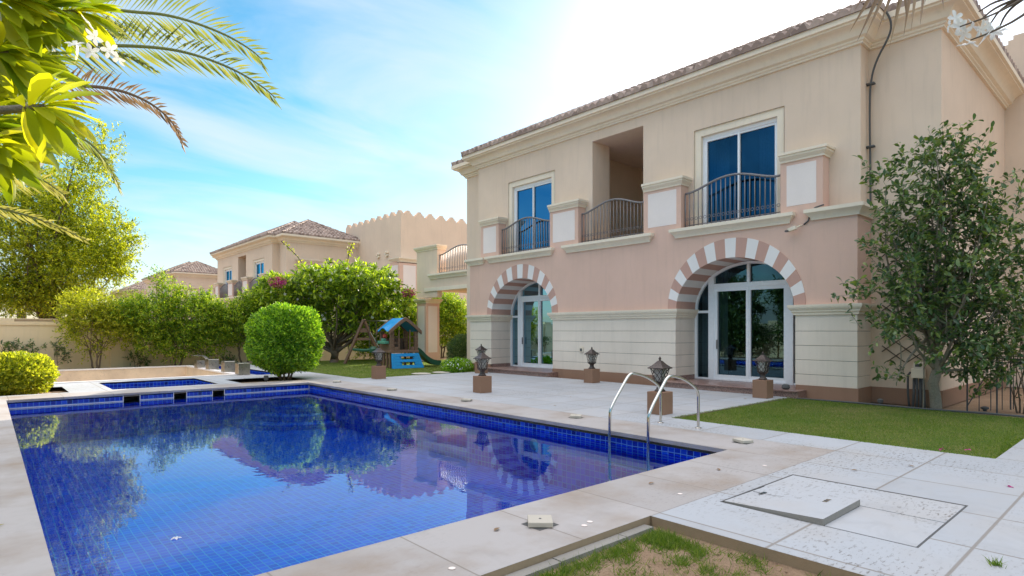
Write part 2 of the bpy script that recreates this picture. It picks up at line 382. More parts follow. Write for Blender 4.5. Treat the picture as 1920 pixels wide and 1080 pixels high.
def tree(name,label,cat,base,h0,r0,E,ntw,tl,lpt,L,Wd,ml,mb_='bark',nl=14,lean=(0,0),group=None,stems=1,big=False,bias=.4,zmin=None,twig_r=.005,ntwig=150,limb_r=None,flowers=None,updir=.35,spread=.9):
    t=thing(name,label,cat,base,group); tb=MB(); base=Vector(base)
    V,F,P0,D,TL=foliage(E,ntw,tl,lpt,L,Wd,bias=bias,big=big,zmin=zmin,updir=updir,spread=spread)
    tops=[]
    for s in range(stems):
        a=2*PI*s/max(stems,1)+.6; off=Vector((math.cos(a),math.sin(a),0))*(r0*2.2 if stems>1 else 0)
        top=base+off*(3 if stems>1 else 1)+Vector((lean[0],lean[1],h0*(.85+.3*random.random())))
        rr=r0*(.75 if stems>1 else 1)
        pts=limb(tb,base+off-Vector((0,0,.1)),top,rr*1.25,rr*.8,7,.05,8); tops.append((pts,rr))
    build('trunk',tb,M[mb_],t,smooth=True)
    lb=MB(); idx=rng.choice(len(P0),min(nl,len(P0)),replace=False)
    for i in idx:
        pts,rr=tops[rng.integers(len(tops))]; st=pts[-1] if rng.random()<.55 else pts[-2-int(rng.integers(3))]
        lp=limb(lb,st,P0[i],(limb_r or rr*.55),.006,6,.14,6)
        for q in range(3):
            j=int(rng.integers(len(P0)))
            c=sorted(range(0,len(P0),max(1,len(P0)//60)),key=lambda z:(Vector(P0[z])-lp[3+q%3]).length)[:3]
            limb(lb,lp[3+q%3],P0[c[int(rng.integers(len(c)))]],(limb_r or rr*.55)*.4,.004,4,.1,5)
    twigs(lb,P0,D,TL,rng.choice(len(P0),min(ntwig,len(P0)),replace=False),twig_r)
    build('branches',lb,M[mb_],t,smooth=True)
    build_np('crown',V,F,M[ml],t)
    if flowers:
        nf,sz,fm=flowers; build_np('blossom',*flower_np(*[x[:nf] for x in top_points(E,nf)],sz),M[fm],t)
    return t
def top_points(E,n):
    P,u=in_ell(n*4,E,.05); m=(u[:,2]>-.1); return P[m][:n],u[m][:n]
def flower_np(P,U,sz):
    n=len(P); out=[];U=nrm(U+rng.normal(size=(n,3))*.3); S=nrm(np.cross(U,unit(n))); T=np.cross(U,S); Vs=[];Fs=[];o=0
    for k in range(5):
        a=2*PI*k/5; D=S*math.cos(a)+T*math.sin(a)+U*.35
        V,F=leaves_np(P,D,U,sz,sz*.6,.1); Vs.append(V);Fs.append(F+o);o+=len(V)
    return np.concatenate(Vs),np.concatenate(Fs)
def smoothpts(pts,n=3):
    for _ in range(n):
        q=[pts[0]]
        for a,b in zip(pts[:-1],pts[1:]): q+= [tuple(a[i]*.75+b[i]*.25 for i in range(3)),tuple(a[i]*.25+b[i]*.75 for i in range(3))]
        pts=q+[pts[-1]]
    return pts
SKY_DUST=.7; SKY_LOC=(0.3,0,0); SKY_R=(.40,.68); SKY_CL=.78; SKY_CC=(4.4,4.75,5.1,1); SKY_SAT=1.38; SKY_HUE=.479; SKY_STR=.12; EXPO=.81; SKY_FILL=.9; SKY_FILLCOL=(11,10.7,11,1)
# ------------------------------------------------------------------ ground, pool, terrace
PX0,PX1,PY0,PY1=.31,6.98,3.75,16.75        # pool opening
SPA=(2.4,4.9,18.0,20.6); PIT=(0.2,6.3,21.35,27.9); CHN=(6.85,7.7,20.7,27.4)
def S(o): o['kind']='structure'; return o
g=MB(); g.sheet(-.12,[(-600,700,-300,900)],[(PX0-.2,PX1+.2,PY0-.2,PY1+.05),(SPA[0]-.02,SPA[1]+.02,SPA[2]-.02,SPA[3]+.02),PIT,(CHN[0]-.02,CHN[1]+.02,CHN[2],CHN[3])])
S(build('ground',g,M['soil']))
WL=-.2
def basin(mb,x0,x1,y0,y1,zt,zb):
    for (a,b) in (((x0,y0),(x1,y0)),((x1,y0),(x1,y1)),((x1,y1),(x0,y1)),((x0,y1),(x0,y0))):
        mb.add([(*a,zt),(*b,zt),(*b,zb),(*a,zb)],[(0,1,2,3)])
    mb.add([(x0,y0,zb),(x1,y0,zb),(x1,y1,zb),(x0,y1,zb)],[(0,1,2,3)])
p=MB(); o_=.03
# walls; far wall has three spill openings
for (a,b) in (((PX0-o_,PY0-o_),(PX1+o_,PY0-o_)),((PX1+o_,PY0-o_),(PX1+o_,PY1)),((PX0-o_,PY1),(PX0-o_,PY0-o_))):
    p.add([(*a,-.195),(*b,-.195),(*b,-1.05),(*a,-1.05)],[(0,1,2,3)])
sp=[(2.45,2.78),(3.52,3.80),(4.42,4.70)]
xs=[PX0-o_]+[v for q in sp for v in q]+[PX1+o_]
pb=MB()
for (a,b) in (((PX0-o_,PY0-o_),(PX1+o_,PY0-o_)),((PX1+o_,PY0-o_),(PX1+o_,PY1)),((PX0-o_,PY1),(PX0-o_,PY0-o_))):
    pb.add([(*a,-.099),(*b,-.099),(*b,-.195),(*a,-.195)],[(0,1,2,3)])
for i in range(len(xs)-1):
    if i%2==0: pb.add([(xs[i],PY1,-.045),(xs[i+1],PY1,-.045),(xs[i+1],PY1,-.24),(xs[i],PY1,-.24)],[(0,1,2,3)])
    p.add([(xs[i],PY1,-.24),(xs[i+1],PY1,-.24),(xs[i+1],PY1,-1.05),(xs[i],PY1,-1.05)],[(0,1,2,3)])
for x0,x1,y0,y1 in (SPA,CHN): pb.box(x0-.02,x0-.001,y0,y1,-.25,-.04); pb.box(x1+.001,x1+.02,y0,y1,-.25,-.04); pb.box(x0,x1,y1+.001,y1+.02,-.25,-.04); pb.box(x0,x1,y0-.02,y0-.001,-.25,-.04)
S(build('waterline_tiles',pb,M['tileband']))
p.add([(PX0-o_,PY0-o_,-1.05),(PX1+o_,PY0-o_,-1.05),(PX1+o_,PY1,-1.05),(PX0-o_,PY1,-1.05)],[(0,1,2,3)])
for k,(r,z) in enumerate(((2.1,-.92),(1.6,-.76),(1.1,-.6))):   # curved corner steps
    vs=[(PX1,PY1,z)];n=14
    for i in range(n+1):
        a=PI+PI/2*i/n; vs.append((PX1+r*math.cos(a),PY1+r*math.sin(a),z))
    lo=[(v[0],v[1],z-.25) for v in vs[1:]]
    o=len(vs); p.add(vs+lo,[(0,i,i+1) for i in range(1,n+1)]+[(i,i+1,o+i,o+i-1) for i in range(1,n+1)])
basin(p,SPA[0],SPA[1],SPA[2],SPA[3],-.21,-.8)
basin(p,CHN[0],CHN[1],CHN[2],CHN[3],-.21,-.8)
S(build('pool_basin',p,M['tile']))
w=MB()
for x0,x1,y0,y1 in ((PX0-.03,PX1+.03,PY0-.03,PY1+.0),SPA,CHN):
    w.add([(x0,y0,WL),(x1,y0,WL),(x1,y1,WL),(x0,y1,WL)],[(0,1,2,3)])
S(build('pool_water',w,M['water']))
# spill slots behind the far wall
q=MB()
for a,b in sp: q.box(a,b,PY1+.001,PY1+.5,-.30,-.235); q.box(a-.03,a,PY1+.01,PY1+.5,-.3,-.05); q.box(b,b+.03,PY1+.01,PY1+.5,-.3,-.05); q.box(a,b,PY1+.5,PY1+.53,-.3,-.05)
S(build('spill_channel',q,M['groove']))
gr=MB()
for i in (0,2,4,6):
    for z in (-.052,-.188): gr.box(xs[i],xs[i+1],PY1-.004,PY1-.001,z-.008,z+.008)
    for x in (xs[i]+.008,xs[i+1]-.008): gr.box(x-.008,x+.008,PY1-.006,PY1-.001,-.2,-.045)
S(build('pool_grout',gr,M['vwhite']))
# coping overhang with shadow gap (right, near, left sides)
ce=MB(); ce.sweep([(PX1,PY1),(PX1,PY0),(PX0,PY0),(PX0,PY1)],[(-.02,-.0015),(.004,-.0015),(.004,-.055),(-.09,-.055),(-.09,-.10),(-.0299,-.10)],caps=False)
# travel so that 'right' is towards the pool interior
S(build('coping_edge',ce,M['coping']))
fe=MB(); fe.box(PX0,PX1,PY1-.02,PY1+.05,-.045,-.0015); S(build('coping_lip',fe,M['coping']))
bedB=(5.45,7.35,17.55,19.35); bedY=(-.2,1.5,17.9,19.8)
cp=MB(); cp.sheet(0,[(-.65,7.94,2.83,17.72)],[(PX0,PX1,PY0,PY1)],skirt=.001)
S(build('pool_coping',cp,M['coping'])) 
cs=MB(); cs.sheet(-.0015,[(-.65,7.94,2.83,17.7)],[(PX0-.07,PX1+.07,PY0-.07,PY1)],skirt=.08)
S(build('coping_bed',cs,M['slabside']))
wp=MB()
wp.sheet(0,[(7.94,13.6,5.76,16.9),(7.94,8.83,1.4,5.76),(4.02,16,-3,1.4),(4.02,7.94,1.4,2.83),(-.65,8.75,17.72,28.1),(7.94,8.75,16.9,17.72),(8.75,13.6,16.9,17.0)],
  [SPA,PIT,CHN,bedB,bedY,(4.80,6.29,1.18,2.66)],skirt=.001)
S(build('terrace_paving',wp,M['white_pave']))
ws=MB(); ws.sheet(-.0015,[(7.941,13.6,5.76,16.9),(7.941,8.83,1.4,5.76),(4.02,16,-3,1.4),(4.02,7.939,1.4,2.82),(7.941,8.75,16.9,28.1)],[CHN,(4.80,6.29,1.18,2.66)],skirt=.12)
S(build('terrace_bed',ws,M['slabside']))
# sunken seating pit: floor and walls
pt=MB(); basin(pt,*PIT,0,-1.15); S(build('sunken_pit',pt,M['coping_y']))
pc=MB(); pc.sweep([(PIT[0],PIT[3]),(PIT[1],PIT[3]),(PIT[1],PIT[2]),(PIT[0],PIT[2])],[(-.25,.0),(-.25,.02),(.02,.02),(.02,-.03)],closed=True); S(build('pit_coping',pc,M['vwhite']))
sp_o=MB(); sp_o.sheet(-.08,[(-3,4.021,-3,2.80)],[]); S(build('soil_bed',sp_o,M['soil']))
# low concrete kerb along the soil patch
kb=MB()
x=-3.0
while x<3.9:
    L=.62+random.random()*.1; kb.box(x,min(x+L,3.93),2.735+random.random()*.006,2.822,-.14,-.052+random.random()*.008); x+=L+.008
S(build('concrete_kerb',kb,M['concrete']))
# lawns
lw=MB(); LAWN1=(8.83,13.45,1.4,5.76); 
lw.add([(8.83,1.4,-.02),(13.45,1.9,-.02),(13.5,5.76,-.02),(8.83,5.76,-.02)],[(0,1,2,3)])
lw.add([(8.75,17.0,-.02),(14.0,17.0,-.02),(18,22,-.02),(18,28.6,-.02),(8.75,28.6,-.02)],[(0,1,2,3,4)])
lw.box(8.83,13.45,1.4,5.76,-.119,-.03)
S(build('lawn',lw,M['turf']))
def blades(name,P,h,wd,label,lean=.6,mat='grass'):
    n=len(P); D=nrm(np.stack([rng.normal(size=n)*lean,rng.normal(size=n)*lean,np.ones(n)],1)); hh=(h*(.5+.9*rng.random(n)))[:,None]
    Sx=nrm(np.cross(D,unit(n)))*wd*.5; tip=P+D*hh; tip[:,:2]+=rng.normal(size=(n,2))*h*.25
    V=np.stack([P-Sx,P+Sx,tip],1).reshape(-1,3); F=np.arange(n*3).reshape(-1,3)
    o=build_np(name,V,F,M[mat]); o['kind']='stuff'
    if label:o['label']=label; o['category']='grass'
    return o
n=95000; P=np.stack([8.85+4.62*rng.random(n)**1.15,1.42+4.33*rng.random(n),np.full(n,-.03)],1)
# thin, worn patches
def patchy(P,f=.9,th=.25):
    v=np.sin(P[:,0]*f*2.1+1.3*np.sin(P[:,1]*f*1.7))+np.sin(P[:,1]*f*2.9+1.1*np.sin(P[:,0]*1.3*f)); return P[rng.random(len(P))<np.clip(.75+v*th,0.25,1)]
blades('lawn_grass',patchy(P),.035,.008,'short green lawn between the terrace and the planting bed under the trellis')
dp=[]
for k in range(70):
    cx_,cy_=9+4.2*rng.random(),1.6+4*rng.random(); m=int(rng.integers(150,420)); dp.append(np.stack([cx_+rng.normal(size=m)*.2,cy_+rng.normal(size=m)*.14,np.full(m,-.03)],1))
dp=np.concatenate(dp); dp=dp[(dp[:,0]>8.84)&(dp[:,0]<13.4)&(dp[:,1]>1.42)&(dp[:,1]<5.74)]
blades('dry_lawn_grass',dp,.03,.008,'paler worn blades scattered through the near lawn',mat='leaf_palefar')
sp1=np.concatenate([np.stack([8.80+.05*rng.random(900),1.4+4.36*rng.random(900),np.zeros(900)],1),np.stack([8.85+4.6*rng.random(700),5.75+.03*rng.random(700),np.zeros(700)],1)])
blades('edge_grass',sp1,.028,.006,'grass blades spilling over the paving edge of the near lawn',lean=1.2)
n=60000; P=np.stack([8.77+9*rng.random(n),17.0+11.5*rng.random(n),np.full(n,-.03)],1); P=P[(P[:,0]-14<(P[:,1]-17)*.8)]
blades('lawn_grass',P,.04,.014,'sunlit lawn under the swing set and playhouse')
# soil patch in the foreground: weeds in tufts
C=[];
for k in range(330):
    x=3.95-abs(rng.normal())*1.6; y=.9+1.8*rng.random(); 
    if x<0.9: continue
    nb=int(rng.integers(10,55)); C.append(np.stack([x+rng.normal(size=nb)*.035,y+rng.normal(size=nb)*.035,np.full(nb,-.085)],1))
for k in range(90):   # denser along kerb and corner
    x,y=(3.9-abs(rng.normal())*.12,2.66-abs(rng.normal())*.16) if k<55 else (2.2+1.6*rng.random(),2.68-abs(rng.normal())*.05)
    nb=int(rng.integers(25,70)); C.append(np.stack([x+rng.normal(size=nb)*.03,y+rng.normal(size=nb)*.03,np.full(nb,-.085)],1))
blades('weeds',np.concatenate(C),.06,.006,'sparse green weeds growing on the bare sandy soil beside the kerb',lean=.75)
# loose clods and pebbles
cl=MB()
for k in range(420):
    x=4.0-abs(rng.normal())*1.3; y=.2+2.45*rng.random(); r=.004+.012*rng.random()**2
    cl.lathe((x,y,-.08+r*.3),[(r*.3,-r*.6),(r,0),(r*.7,r*.5),(r*.1,r*.75)],5,rot=random.random()*6)
o=build('soil_clods',cl,M['soil']); o['kind']='stuff'; 
# planting bed edging
ed=MB(); ed.tube([(13.47,5.6,-.01),(13.52,4.4,.0),(13.5,3.2,-.01),(13.55,2.3,.0),(13.6,1.5,-.01)],.022,6)
tag(build('bed_edging',ed,M['groove'],smooth=True),'black plastic edging strip between the near lawn and the planting bed','edging')
# ------------------------------------------------------------------ villas
CORN=[(0,7.80),(.06,7.80),(.06,7.84),(.10,7.86),(.10,7.90),(.17,7.93),(.20,8.0),(.24,8.06),(.32,8.11),(.40,8.13),(.40,8.17),(.46,8.18),(.46,8.31),(0,8.31)]
MOULD=[(0,1.86),(.04,1.86),(.04,1.90),(.07,1.93),(.07,1.96),(.11,2.0),(.13,2.04),(.13,2.09),(0,2.09)]
SILL=[(0,4.0),(.05,4.0),(.06,4.05),(.12,4.12),(.17,4.16),(.17,4.24),(-.02,4.24)]
CAP=[(-.1,5.43),(.03,5.43),(.03,5.47),(.06,5.50),(.10,5.54),(.10,5.58),(.13,5.59),(.13,5.65),(-.1,5.65)]
def rectpath(x0,x1,y0,y1): return [(x0,y1),(x0,y0),(x1,y0),(x1,y1)]     # outwards on the right
def ell(c,a,b,y): 
    t=(y-c)/a; return 2.09+b*math.sqrt(max(0,1-t*t))
def tiles(mb,rect,z0,tan,per=.27,seg=6,course=.34,sides='WSNE'):
    X0,X1,Y0,Y1=rect; Wd=min(X1-X0,Y1-Y0)/2
    for sd in sides:
        if sd=='W': o,u,v,L=(X0,Y1),(0,-1),(1,0),Y1-Y0
        if sd=='S': o,u,v,L=(X0,Y0),(1,0),(0,1),X1-X0
        if sd=='E': o,u,v,L=(X1,Y0),(0,1),(-1,0),Y1-Y0
        if sd=='N': o,u,v,L=(X1,Y1),(-1,0),(0,-1),X1-X0
        nt=int(L/per); pr=L/nt; us=[k*pr/seg for k in range(nt*seg+1)]
        vv=[]; k=0
        while k*course<Wd: vv+= [k*course+.001,min((k+1)*course,Wd)]; k+=1
        rows=[(0,None)]+[(x,1 if i%2 else 0) for i,x in enumerate(vv)]
        base=len(mb.v); n=len(us)
        for (x,fl) in rows:
            for q,uu in enumerate(us):
                uc=min(max(uu,x),L-x); ph=(q%seg)/seg; c=.11*abs(math.sin(PI*ph)) 
                z=z0+x*tan+((c+(.04 if fl==0 else 0.0)) if fl is not None else -.03)
                if uc!=uu: z=z0+x*tan+.01
                mb.v.append((o[0]+u[0]*uc+v[0]*x,o[1]+u[1]*uc+v[1]*x,z))
        for r in range(len(rows)-1):
            for q in range(n-1):
                a=base+r*n+q
                if us[q+1]<rows[r+1][0]-1e-6 or us[q]>L-rows[r+1][0]+1e-6: 
                    if us[q+1]<rows[r][0] or us[q]>L-rows[r][0]: continue
                mb.f.append((a,a+1,a+n+1,a+n)); mb.m.append(0)
    # hip caps
    cx=[(X0,Y0,1,1),(X0,Y1,1,-1),(X1,Y0,-1,1),(X1,Y1,-1,-1)]
    for x,y,sx,sy in cx:
        k=0
        while k*.38<Wd:
            t0=k*.38;t1=min(t0+.42,Wd); mb.tube([(x+sx*t0,y+sy*t0,z0+t0*tan+.06),(x+sx*t1,y+sy*t1,z0+t1*tan+.035)],[.085,.07],7); k+=1
    if X1-X0<Y1-Y0: a,b=(X0+Wd,Y0+Wd),(X0+Wd,Y1-Wd)
    else: a,b=(X0+Wd,Y0+Wd),(X1-Wd,Y0+Wd)
    L=math.dist(a,b); k=0
    while k*.38<L:
        t0=k*.38/L;t1=min(k*.38+.42,L)/L; mb.tube([(a[0]+(b[0]-a[0])*t0,a[1]+(b[1]-a[1])*t0,z0+Wd*tan+.06),(a[0]+(b[0]-a[0])*t1,a[1]+(b[1]-a[1])*t1,z0+Wd*tan+.035)],[.085,.07],7); k+=1
def railing(mb,a,b,z0,z1,bow,n,det=True,rad=.014):
    a=Vector(a);b=Vector(b)
    def top(t): return z1+bow*max(0,math.sin(PI*min(max((t-.04)/.92,0),1)))**1.5
    pts=[]
    for i in range(25): t=i/24; q=a.lerp(b,t); pts.append((q.x,q.y,top(t)))
    mb.tube(pts,.03 if det else .04,8 if det else 4)
    lo=[(a.x,a.y,z0+.03),(b.x,b.y,z0+.03)]; mb.tube(lo,.014,4)
    for i in range(n+1):
        t=i/n; q=a.lerp(b,t); mb.tube([(q.x,q.y,z0),(q.x,q.y,top(t)-.02)],.02 if i in(0,n) else rad,5 if det else 3)
        if det and i<n:
            t=(i+.5)/n; q=a.lerp(b,t); d=(b-a).normalized(); c=Vector((q.x,q.y,z0+.2))
            ring=[c+d*math.cos(x)*.038+Vector((0,0,math.sin(x)*.038)) for x in [2*PI*k/10 for k in range(11)]]
            mb.tube(ring,.007,4,caps=False)
def merlons(mb,axis,c,a0,a1,z0,th,step=.66,gap=.26,inward=1):
    L=a1-a0; n=max(1,round((L+gap)/(step+gap))); pitch=(L+gap)/n; st=pitch-gap
    for i in range(n):
        s0=a0+i*pitch
        for (q0,q1,h0,h1) in ((0,1,0,.11),(.17,.83,.11,.22),(.33,.67,.22,.33)):
            aa,bb=s0+st*q0,s0+st*q1
            if axis=='x': mb.box(c,c+th*inward,aa,bb,z0+h0+.001,z0+h1)
            else: mb.box(aa,bb,c,c+th*inward,z0+h0+.001,z0+h1)
def door(par,c,X,det=True):
    """arched sliding door, centre c"""
    f=MB(); a,b=1.585,1.24; D0,D1=X-.03,X+.05
    zc=lambda y: ell(c,a,b,y)
    pts=[(c+a*math.cos(t),2.09+b*math.sin(t)) for t in [PI*k/28 for k in range(29)]]
    inn=[(c+(a-.07)*math.cos(t),2.09+(b-.07)*math.sin(t)) for t in [PI*k/28 for k in range(29)]]
    vs=[];fs=[]
    for (y,z),(y2,z2) in zip(pts,inn): vs+=[(D0,y,z),(D0,y2,z2),(D1,y2,z2),(D1,y,z)]
    for k in range(28): o=k*4; fs+=[(o,o+4,o+5,o+1),(o+1,o+5,o+6,o+2)]
    f.add(vs,fs)
    for s in(-1,1):
        y0,y1=sorted((c+s*a,c+s*(a-.07))); f.box(D0,D1,y0,y1,.15,2.09)
        y0,y1=sorted((c+s*.98,c+s*1.15)); f.box(D0-.02,D1,y0,y1,.15,zc(c+s*1.07)-.03)
        y0,y1=sorted((c+s*1.15,c+s*(a-.07))); f.box(D0,D1,y0,y1,1.99,2.06); f.box(D0,D1,y0,y1,.15,.2)
    f.box(D0-.015,D1,c-.98,c+.98,2.66,2.78); f.box(D0-.005,D1,c-.03,c+.05,2.78,zc(c)-.05)
    f.box(D0-.015,D1,c-.98,c+.98,.15,.20)
    fr=build('door_frame',f,M['upvc'],par,bevel=.006 if det else 0)
    lf=MB()
    for y0,y1,dx in ((c+.0,c+.98,0.0),(c-.98,c+.05,.02)):
        for q in ((y0,y0+.075,.2,2.66),(y1-.09,y1,.2,2.66)): lf.box(D0+.005+dx,D1+dx-.01,*q)
        lf.box(D0+.004+dx,D1+dx-.01,y0+.075,y1-.09,.2,.30); lf.box(D0+.004+dx,D1+dx-.01,y0+.075,y1-.09,2.57,2.66)
    build('door_leaf',lf,M['upvc'],fr)
    hb=MB(); hb.box(D0-.03,D0+.0,c+.88,c+.91,1.0,1.25); build('handle',hb,M['rail'],fr)
    gl=MB(); vs=[(X+.045,c+a,.15),(X+.045,c+a,2.09)]+[(X+.045,y,z) for y,z in pts[1:-1]]+[(X+.045,c-a,2.09),(X+.045,c-a,.15)]
    gl.add(vs,[tuple(range(len(vs)))]); build('door_glass',gl,M['glassdoor'],fr)
def window(par,y0,y1,z0,z1,X,rev=.18,gl='glassblue',axis='x',narrow=False):
    """surround, frame and two panes in a hole (y0..y1, z0..z1) of a wall whose face is at X"""
    def bx(m,xa,xb,a,b,z,zz):
        if axis=='x': m.box(xa,xb,a,b,z,zz)
        else: m.box(a,b,xa,xb,z,zz)
    s=MB(); bx(s,X+.035,X+.30,y0,y0+rev,z0,z1); bx(s,X+.035,X+.30,y1-rev,y1,z0,z1); bx(s,X+.035,X+.30,y0+rev,y1-rev,z1-rev,z1)
    bx(s,X,X+.30,y0-.01,y0,z0,z1); bx(s,X,X+.30,y1,y1+.01,z0,z1); bx(s,X,X+.30,y0,y1,z1,z1+.01)
    sur=build('window_surround',s,M['mould'],par)
    a,b,t=y0+rev,y1-rev,z1-rev; f=MB(); F0,F1=X+.13,X+.22; mid=(a+b)/2+.03
    for q in ((a,a+.06,z0,t),(b-.06,b,z0,t),(a+.06,b-.06,t-.09,t),(a+.06,b-.06,z0,z0+.05)): bx(f,F0,F1,*q)
    for p0,p1,dx in ((a+.06,mid+.02,.03),(mid-.04,b-.06,.012)):
        bx(f,F0+dx,F1,p0,p0+.055,z0+.05,t-.09); bx(f,F0+dx,F1,p1-.055,p1,z0+.05,t-.09); bx(f,F0+dx,F1,p0+.055,p1-.055,t-.15,t-.09); bx(f,F0+dx,F1,p0+.055,p1-.055,z0+.05,z0+.12)
    fr=build('window_frame',f,M['upvc'],par)
    g=MB(); xg=F1-.02
    for (p,q) in ((a+.06,mid),(mid,b-.06)):
        g.add([(xg,p,z0),(xg,q,z0),(xg,q,t),(xg,p,t)] if axis=='x' else [(p,xg,z0),(q,xg,z0),(q,xg,t),(p,xg,t)],[(0,1,2,3)])
    build('window_glass',g,M[gl],fr)
def pedestal(wall,trim,panel,x0,x1,y0,y1,z0=4.2,z1=5.43,axis='x',pz=4.40,sides=True):
    wall.box(x0,x1,y0,y1,z0,z1)
    trim.sweep(rectpath(x0,x1,y0,y1),CAP)
    trim.box(x0,x1,y0,y1,5.55,5.648)
    m=.18
    if axis=='x': panel.box(x0-.006,x0+.02,y0+m*.8,y1-m*.8,pz,z1-.08)
    else: panel.box(x0+m,x1-m,y0-.006,y0+.02,pz,z1-.08)
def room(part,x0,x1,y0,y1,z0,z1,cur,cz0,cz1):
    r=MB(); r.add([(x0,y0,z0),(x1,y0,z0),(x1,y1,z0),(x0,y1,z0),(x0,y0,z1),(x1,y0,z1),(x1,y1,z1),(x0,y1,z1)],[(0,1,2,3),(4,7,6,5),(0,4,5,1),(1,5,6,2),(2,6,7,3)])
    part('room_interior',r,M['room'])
    if cur:
        for (a,b) in (cur if hasattr(cur[0],'__len__') else (cur,)):
            k=MB(); n=48; vs=[]
            for i in range(n+1):
                y=a+(b-a)*i/n; x=x0+.22+.035*math.sin(i*1.15)+.015*math.sin(i*2.7)
                vs+=[(x,y,cz0),(x,y,cz1)]
            k.add(vs,[(2*i,2*i+2,2*i+3,2*i+1) for i in range(n)]); part('curtain',k,M['curtain'],smooth=True)
def villa(label,dx,dy,GE=21.7,main=True,detail=2,group=None,TW=6.4,glu='glassblue'):
    T=thing('villa',label,'house',(14+dx,11+dy,0),group)
    def tr(mb): mb.v=[(v[0]+dx,v[1]+dy,v[2]) for v in mb.v]; return mb
    def part(name,mb,mat,par=None,**k): return build(name,tr(mb),mat,par or T,**k)
    A1,A2=15.3,7.45; yR,yL=4.55,18.18
    # ---- lower front: pink wall over the arches
    w=MB(); cols=[]; 
    ca,cb=1.70,1.48
    cuts=[yR]; 
    for c in (A2,A1): cuts+= [c-ca+2*ca*k/40 for k in range(41)]
    cuts.append(yL)
    for a,b in zip(cuts[:-1],cuts[1:]):
        def low(y):
            for c in (A2,A1):
                if c-ca-1e-6<=y<=c+ca+1e-6: return ell(c,ca,cb,y)
            return 2.0
        m=(a+b)/2; inside=any(c-ca<m<c+ca for c in(A2,A1))
        za,zb=(low(a),low(b)) if inside else (2.0,2.0)
        w.add([(14,a,za),(14,b,zb),(14,b,4.2),(14,a,4.2)],[(0,1,2,3)])
    for y in (yR,yL): w.add([(14,y,1.9),(14.96,y,1.9),(14.96,y,4.2),(14,y,4.2)],[(0,1,2,3)])
    w.add([(14,yR,4.2),(14.96,yR,4.2),(14.96,yL,4.2),(14,yL,4.2)],[(0,1,2,3)])
    peds=[(16.47,17.5),(12.58,13.84),(8.87,10.08),(5.25,6.20)]
    part('pink_wall',w,M['pink'])
    for a,b in peds:
        w=MB();trim=MB();pan=MB(); pedestal(w,trim,pan,14.0-.002,14.345,a,b)
        po=part('pedestal',w,M['pink']); part('pedestal_cap',trim,M['mould'],po); part('pedestal_panel',pan,M['panel'],po,bevel=.003 if detail>1 else 0)
    # ---- stone base
    for a,b in ((yR,5.86),(9.04,13.71),(16.89,yL)):
        sb=MB(); bk=MB(); bk.box(14.02,14.98,a+.02,b-.02,.2,1.88)
        for z0,z1 in ((.25,.497),(.505,.827),(.835,1.157),(1.165,1.485),(1.493,1.87)): sb.box(14,15,a,b,z0,z1)
        so_=part('stone_base',sb,M['stone'],bevel=.006 if detail>1 else 0); part('course_groove',bk,M['groove'],so_)
    for q in [(13.955,14.998,a,b) for a,b in ((yR-.03,5.83),(9.07,13.68),(16.92,yL+.03))]+[(14.80,15.2,3.2,yR-.031),(15.201,GE,3.2,3.3),(14.82,15.2,yL+.04,19.5)]:
        pl=MB(); pl.box(*q,-.1,.249); part('plinth',pl,M['plinth'])
    for pth in ([(14.9,yL),(14,yL),(14,16.89),(14.97,16.89)],[(14.97,13.71),(14,13.71),(14,9.04),(14.97,9.04)],[(14.97,5.86),(14,5.86),(14,yR),(14.95,yR)]):
        mo=MB(); mo.sweep(pth,MOULD); part('string_course',mo,M['mould'],smooth='auto')
    # ---- arches: 19 voussoirs each, pink and white, running back to the door
    for c in (A2,A1):
        vw=MB(); vp=MB(); N=19
        for k in range(N):
            m=vw if k%2 else vp; n=3
            for q in range(n):
                t0=PI*(k+q/n)/N; t1=PI*(k+(q+1)/n)/N; vs=[]
                for t in (t0,t1):
                    ci,si=math.cos(t),math.sin(t)
                    for (a,b) in ((1.565,1.25),(1.83,1.74)):
                        for x in (13.985,15.0): vs.append((x,c+a*ci,2.092+b*si))
                # idx: t0:in(f,b) out(f,b)  t1 same
                m.add(vs,[(0,2,6,4),(0,4,5,1),(2,3,7,6)]+([(0,1,3,2)] if q==0 else [])+([(4,6,7,5)] if q==n-1 else []))
        part('arch_stones',vw,M['vwhite'],label='white arch stones'); part('arch_stones',vp,M['vpink'],label='dusty pink arch stones')
        stp=MB(); stp.box(13.5 if True else 0,15.04,c-1.86,c+1.86,-.08,.118); stp2=MB(); stp2.box(13.46,15.04,c-1.86,c+1.86,.12,.15)
        o=part('door_step',stp,M['granite']); stp2.v=[(v[0]+dx,v[1]+dy,v[2]) for v in stp2.v]; build('step_tread',stp2,M['granite'],o,bevel=.006)
        for y0,y1 in ((c-1.60,c-1.585),(c+1.585,c+1.60)): jm=MB(); jm.box(14.05,14.96,y0,y1,.152,.27); part('jamb_skirting',jm,M['granite'])
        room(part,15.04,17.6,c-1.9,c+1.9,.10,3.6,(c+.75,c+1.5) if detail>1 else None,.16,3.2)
        dT=T
        # door built in world coordinates
        cc=c+dy
        door(T,cc,14.97+dx,det=detail>1)
    # ---- cream upper walls
    cw=MB(); holes=[(6.27,8.68,4.2,6.91),(10.35,12.29,4.2,7.5),(13.96,16.33,4.2,6.93)]
    cw.plane_holes('x',14.35,4.60,18.10,4.15,7.85,holes)
    for y in (4.60,18.10): cw.add([(14.35,y,4.15),(14.86,y,4.15),(14.86,y,7.85),(14.35,y,7.85)],[(0,1,2,3)])
    cw.plane_holes('x',14.85,3.24,4.61,-.1,7.85,[]); cw.plane_holes('x',14.85,18.0,19.5,-.1,7.85,[])
    gh=[] if main else [(17.05,18.75,4.3,6.55)]
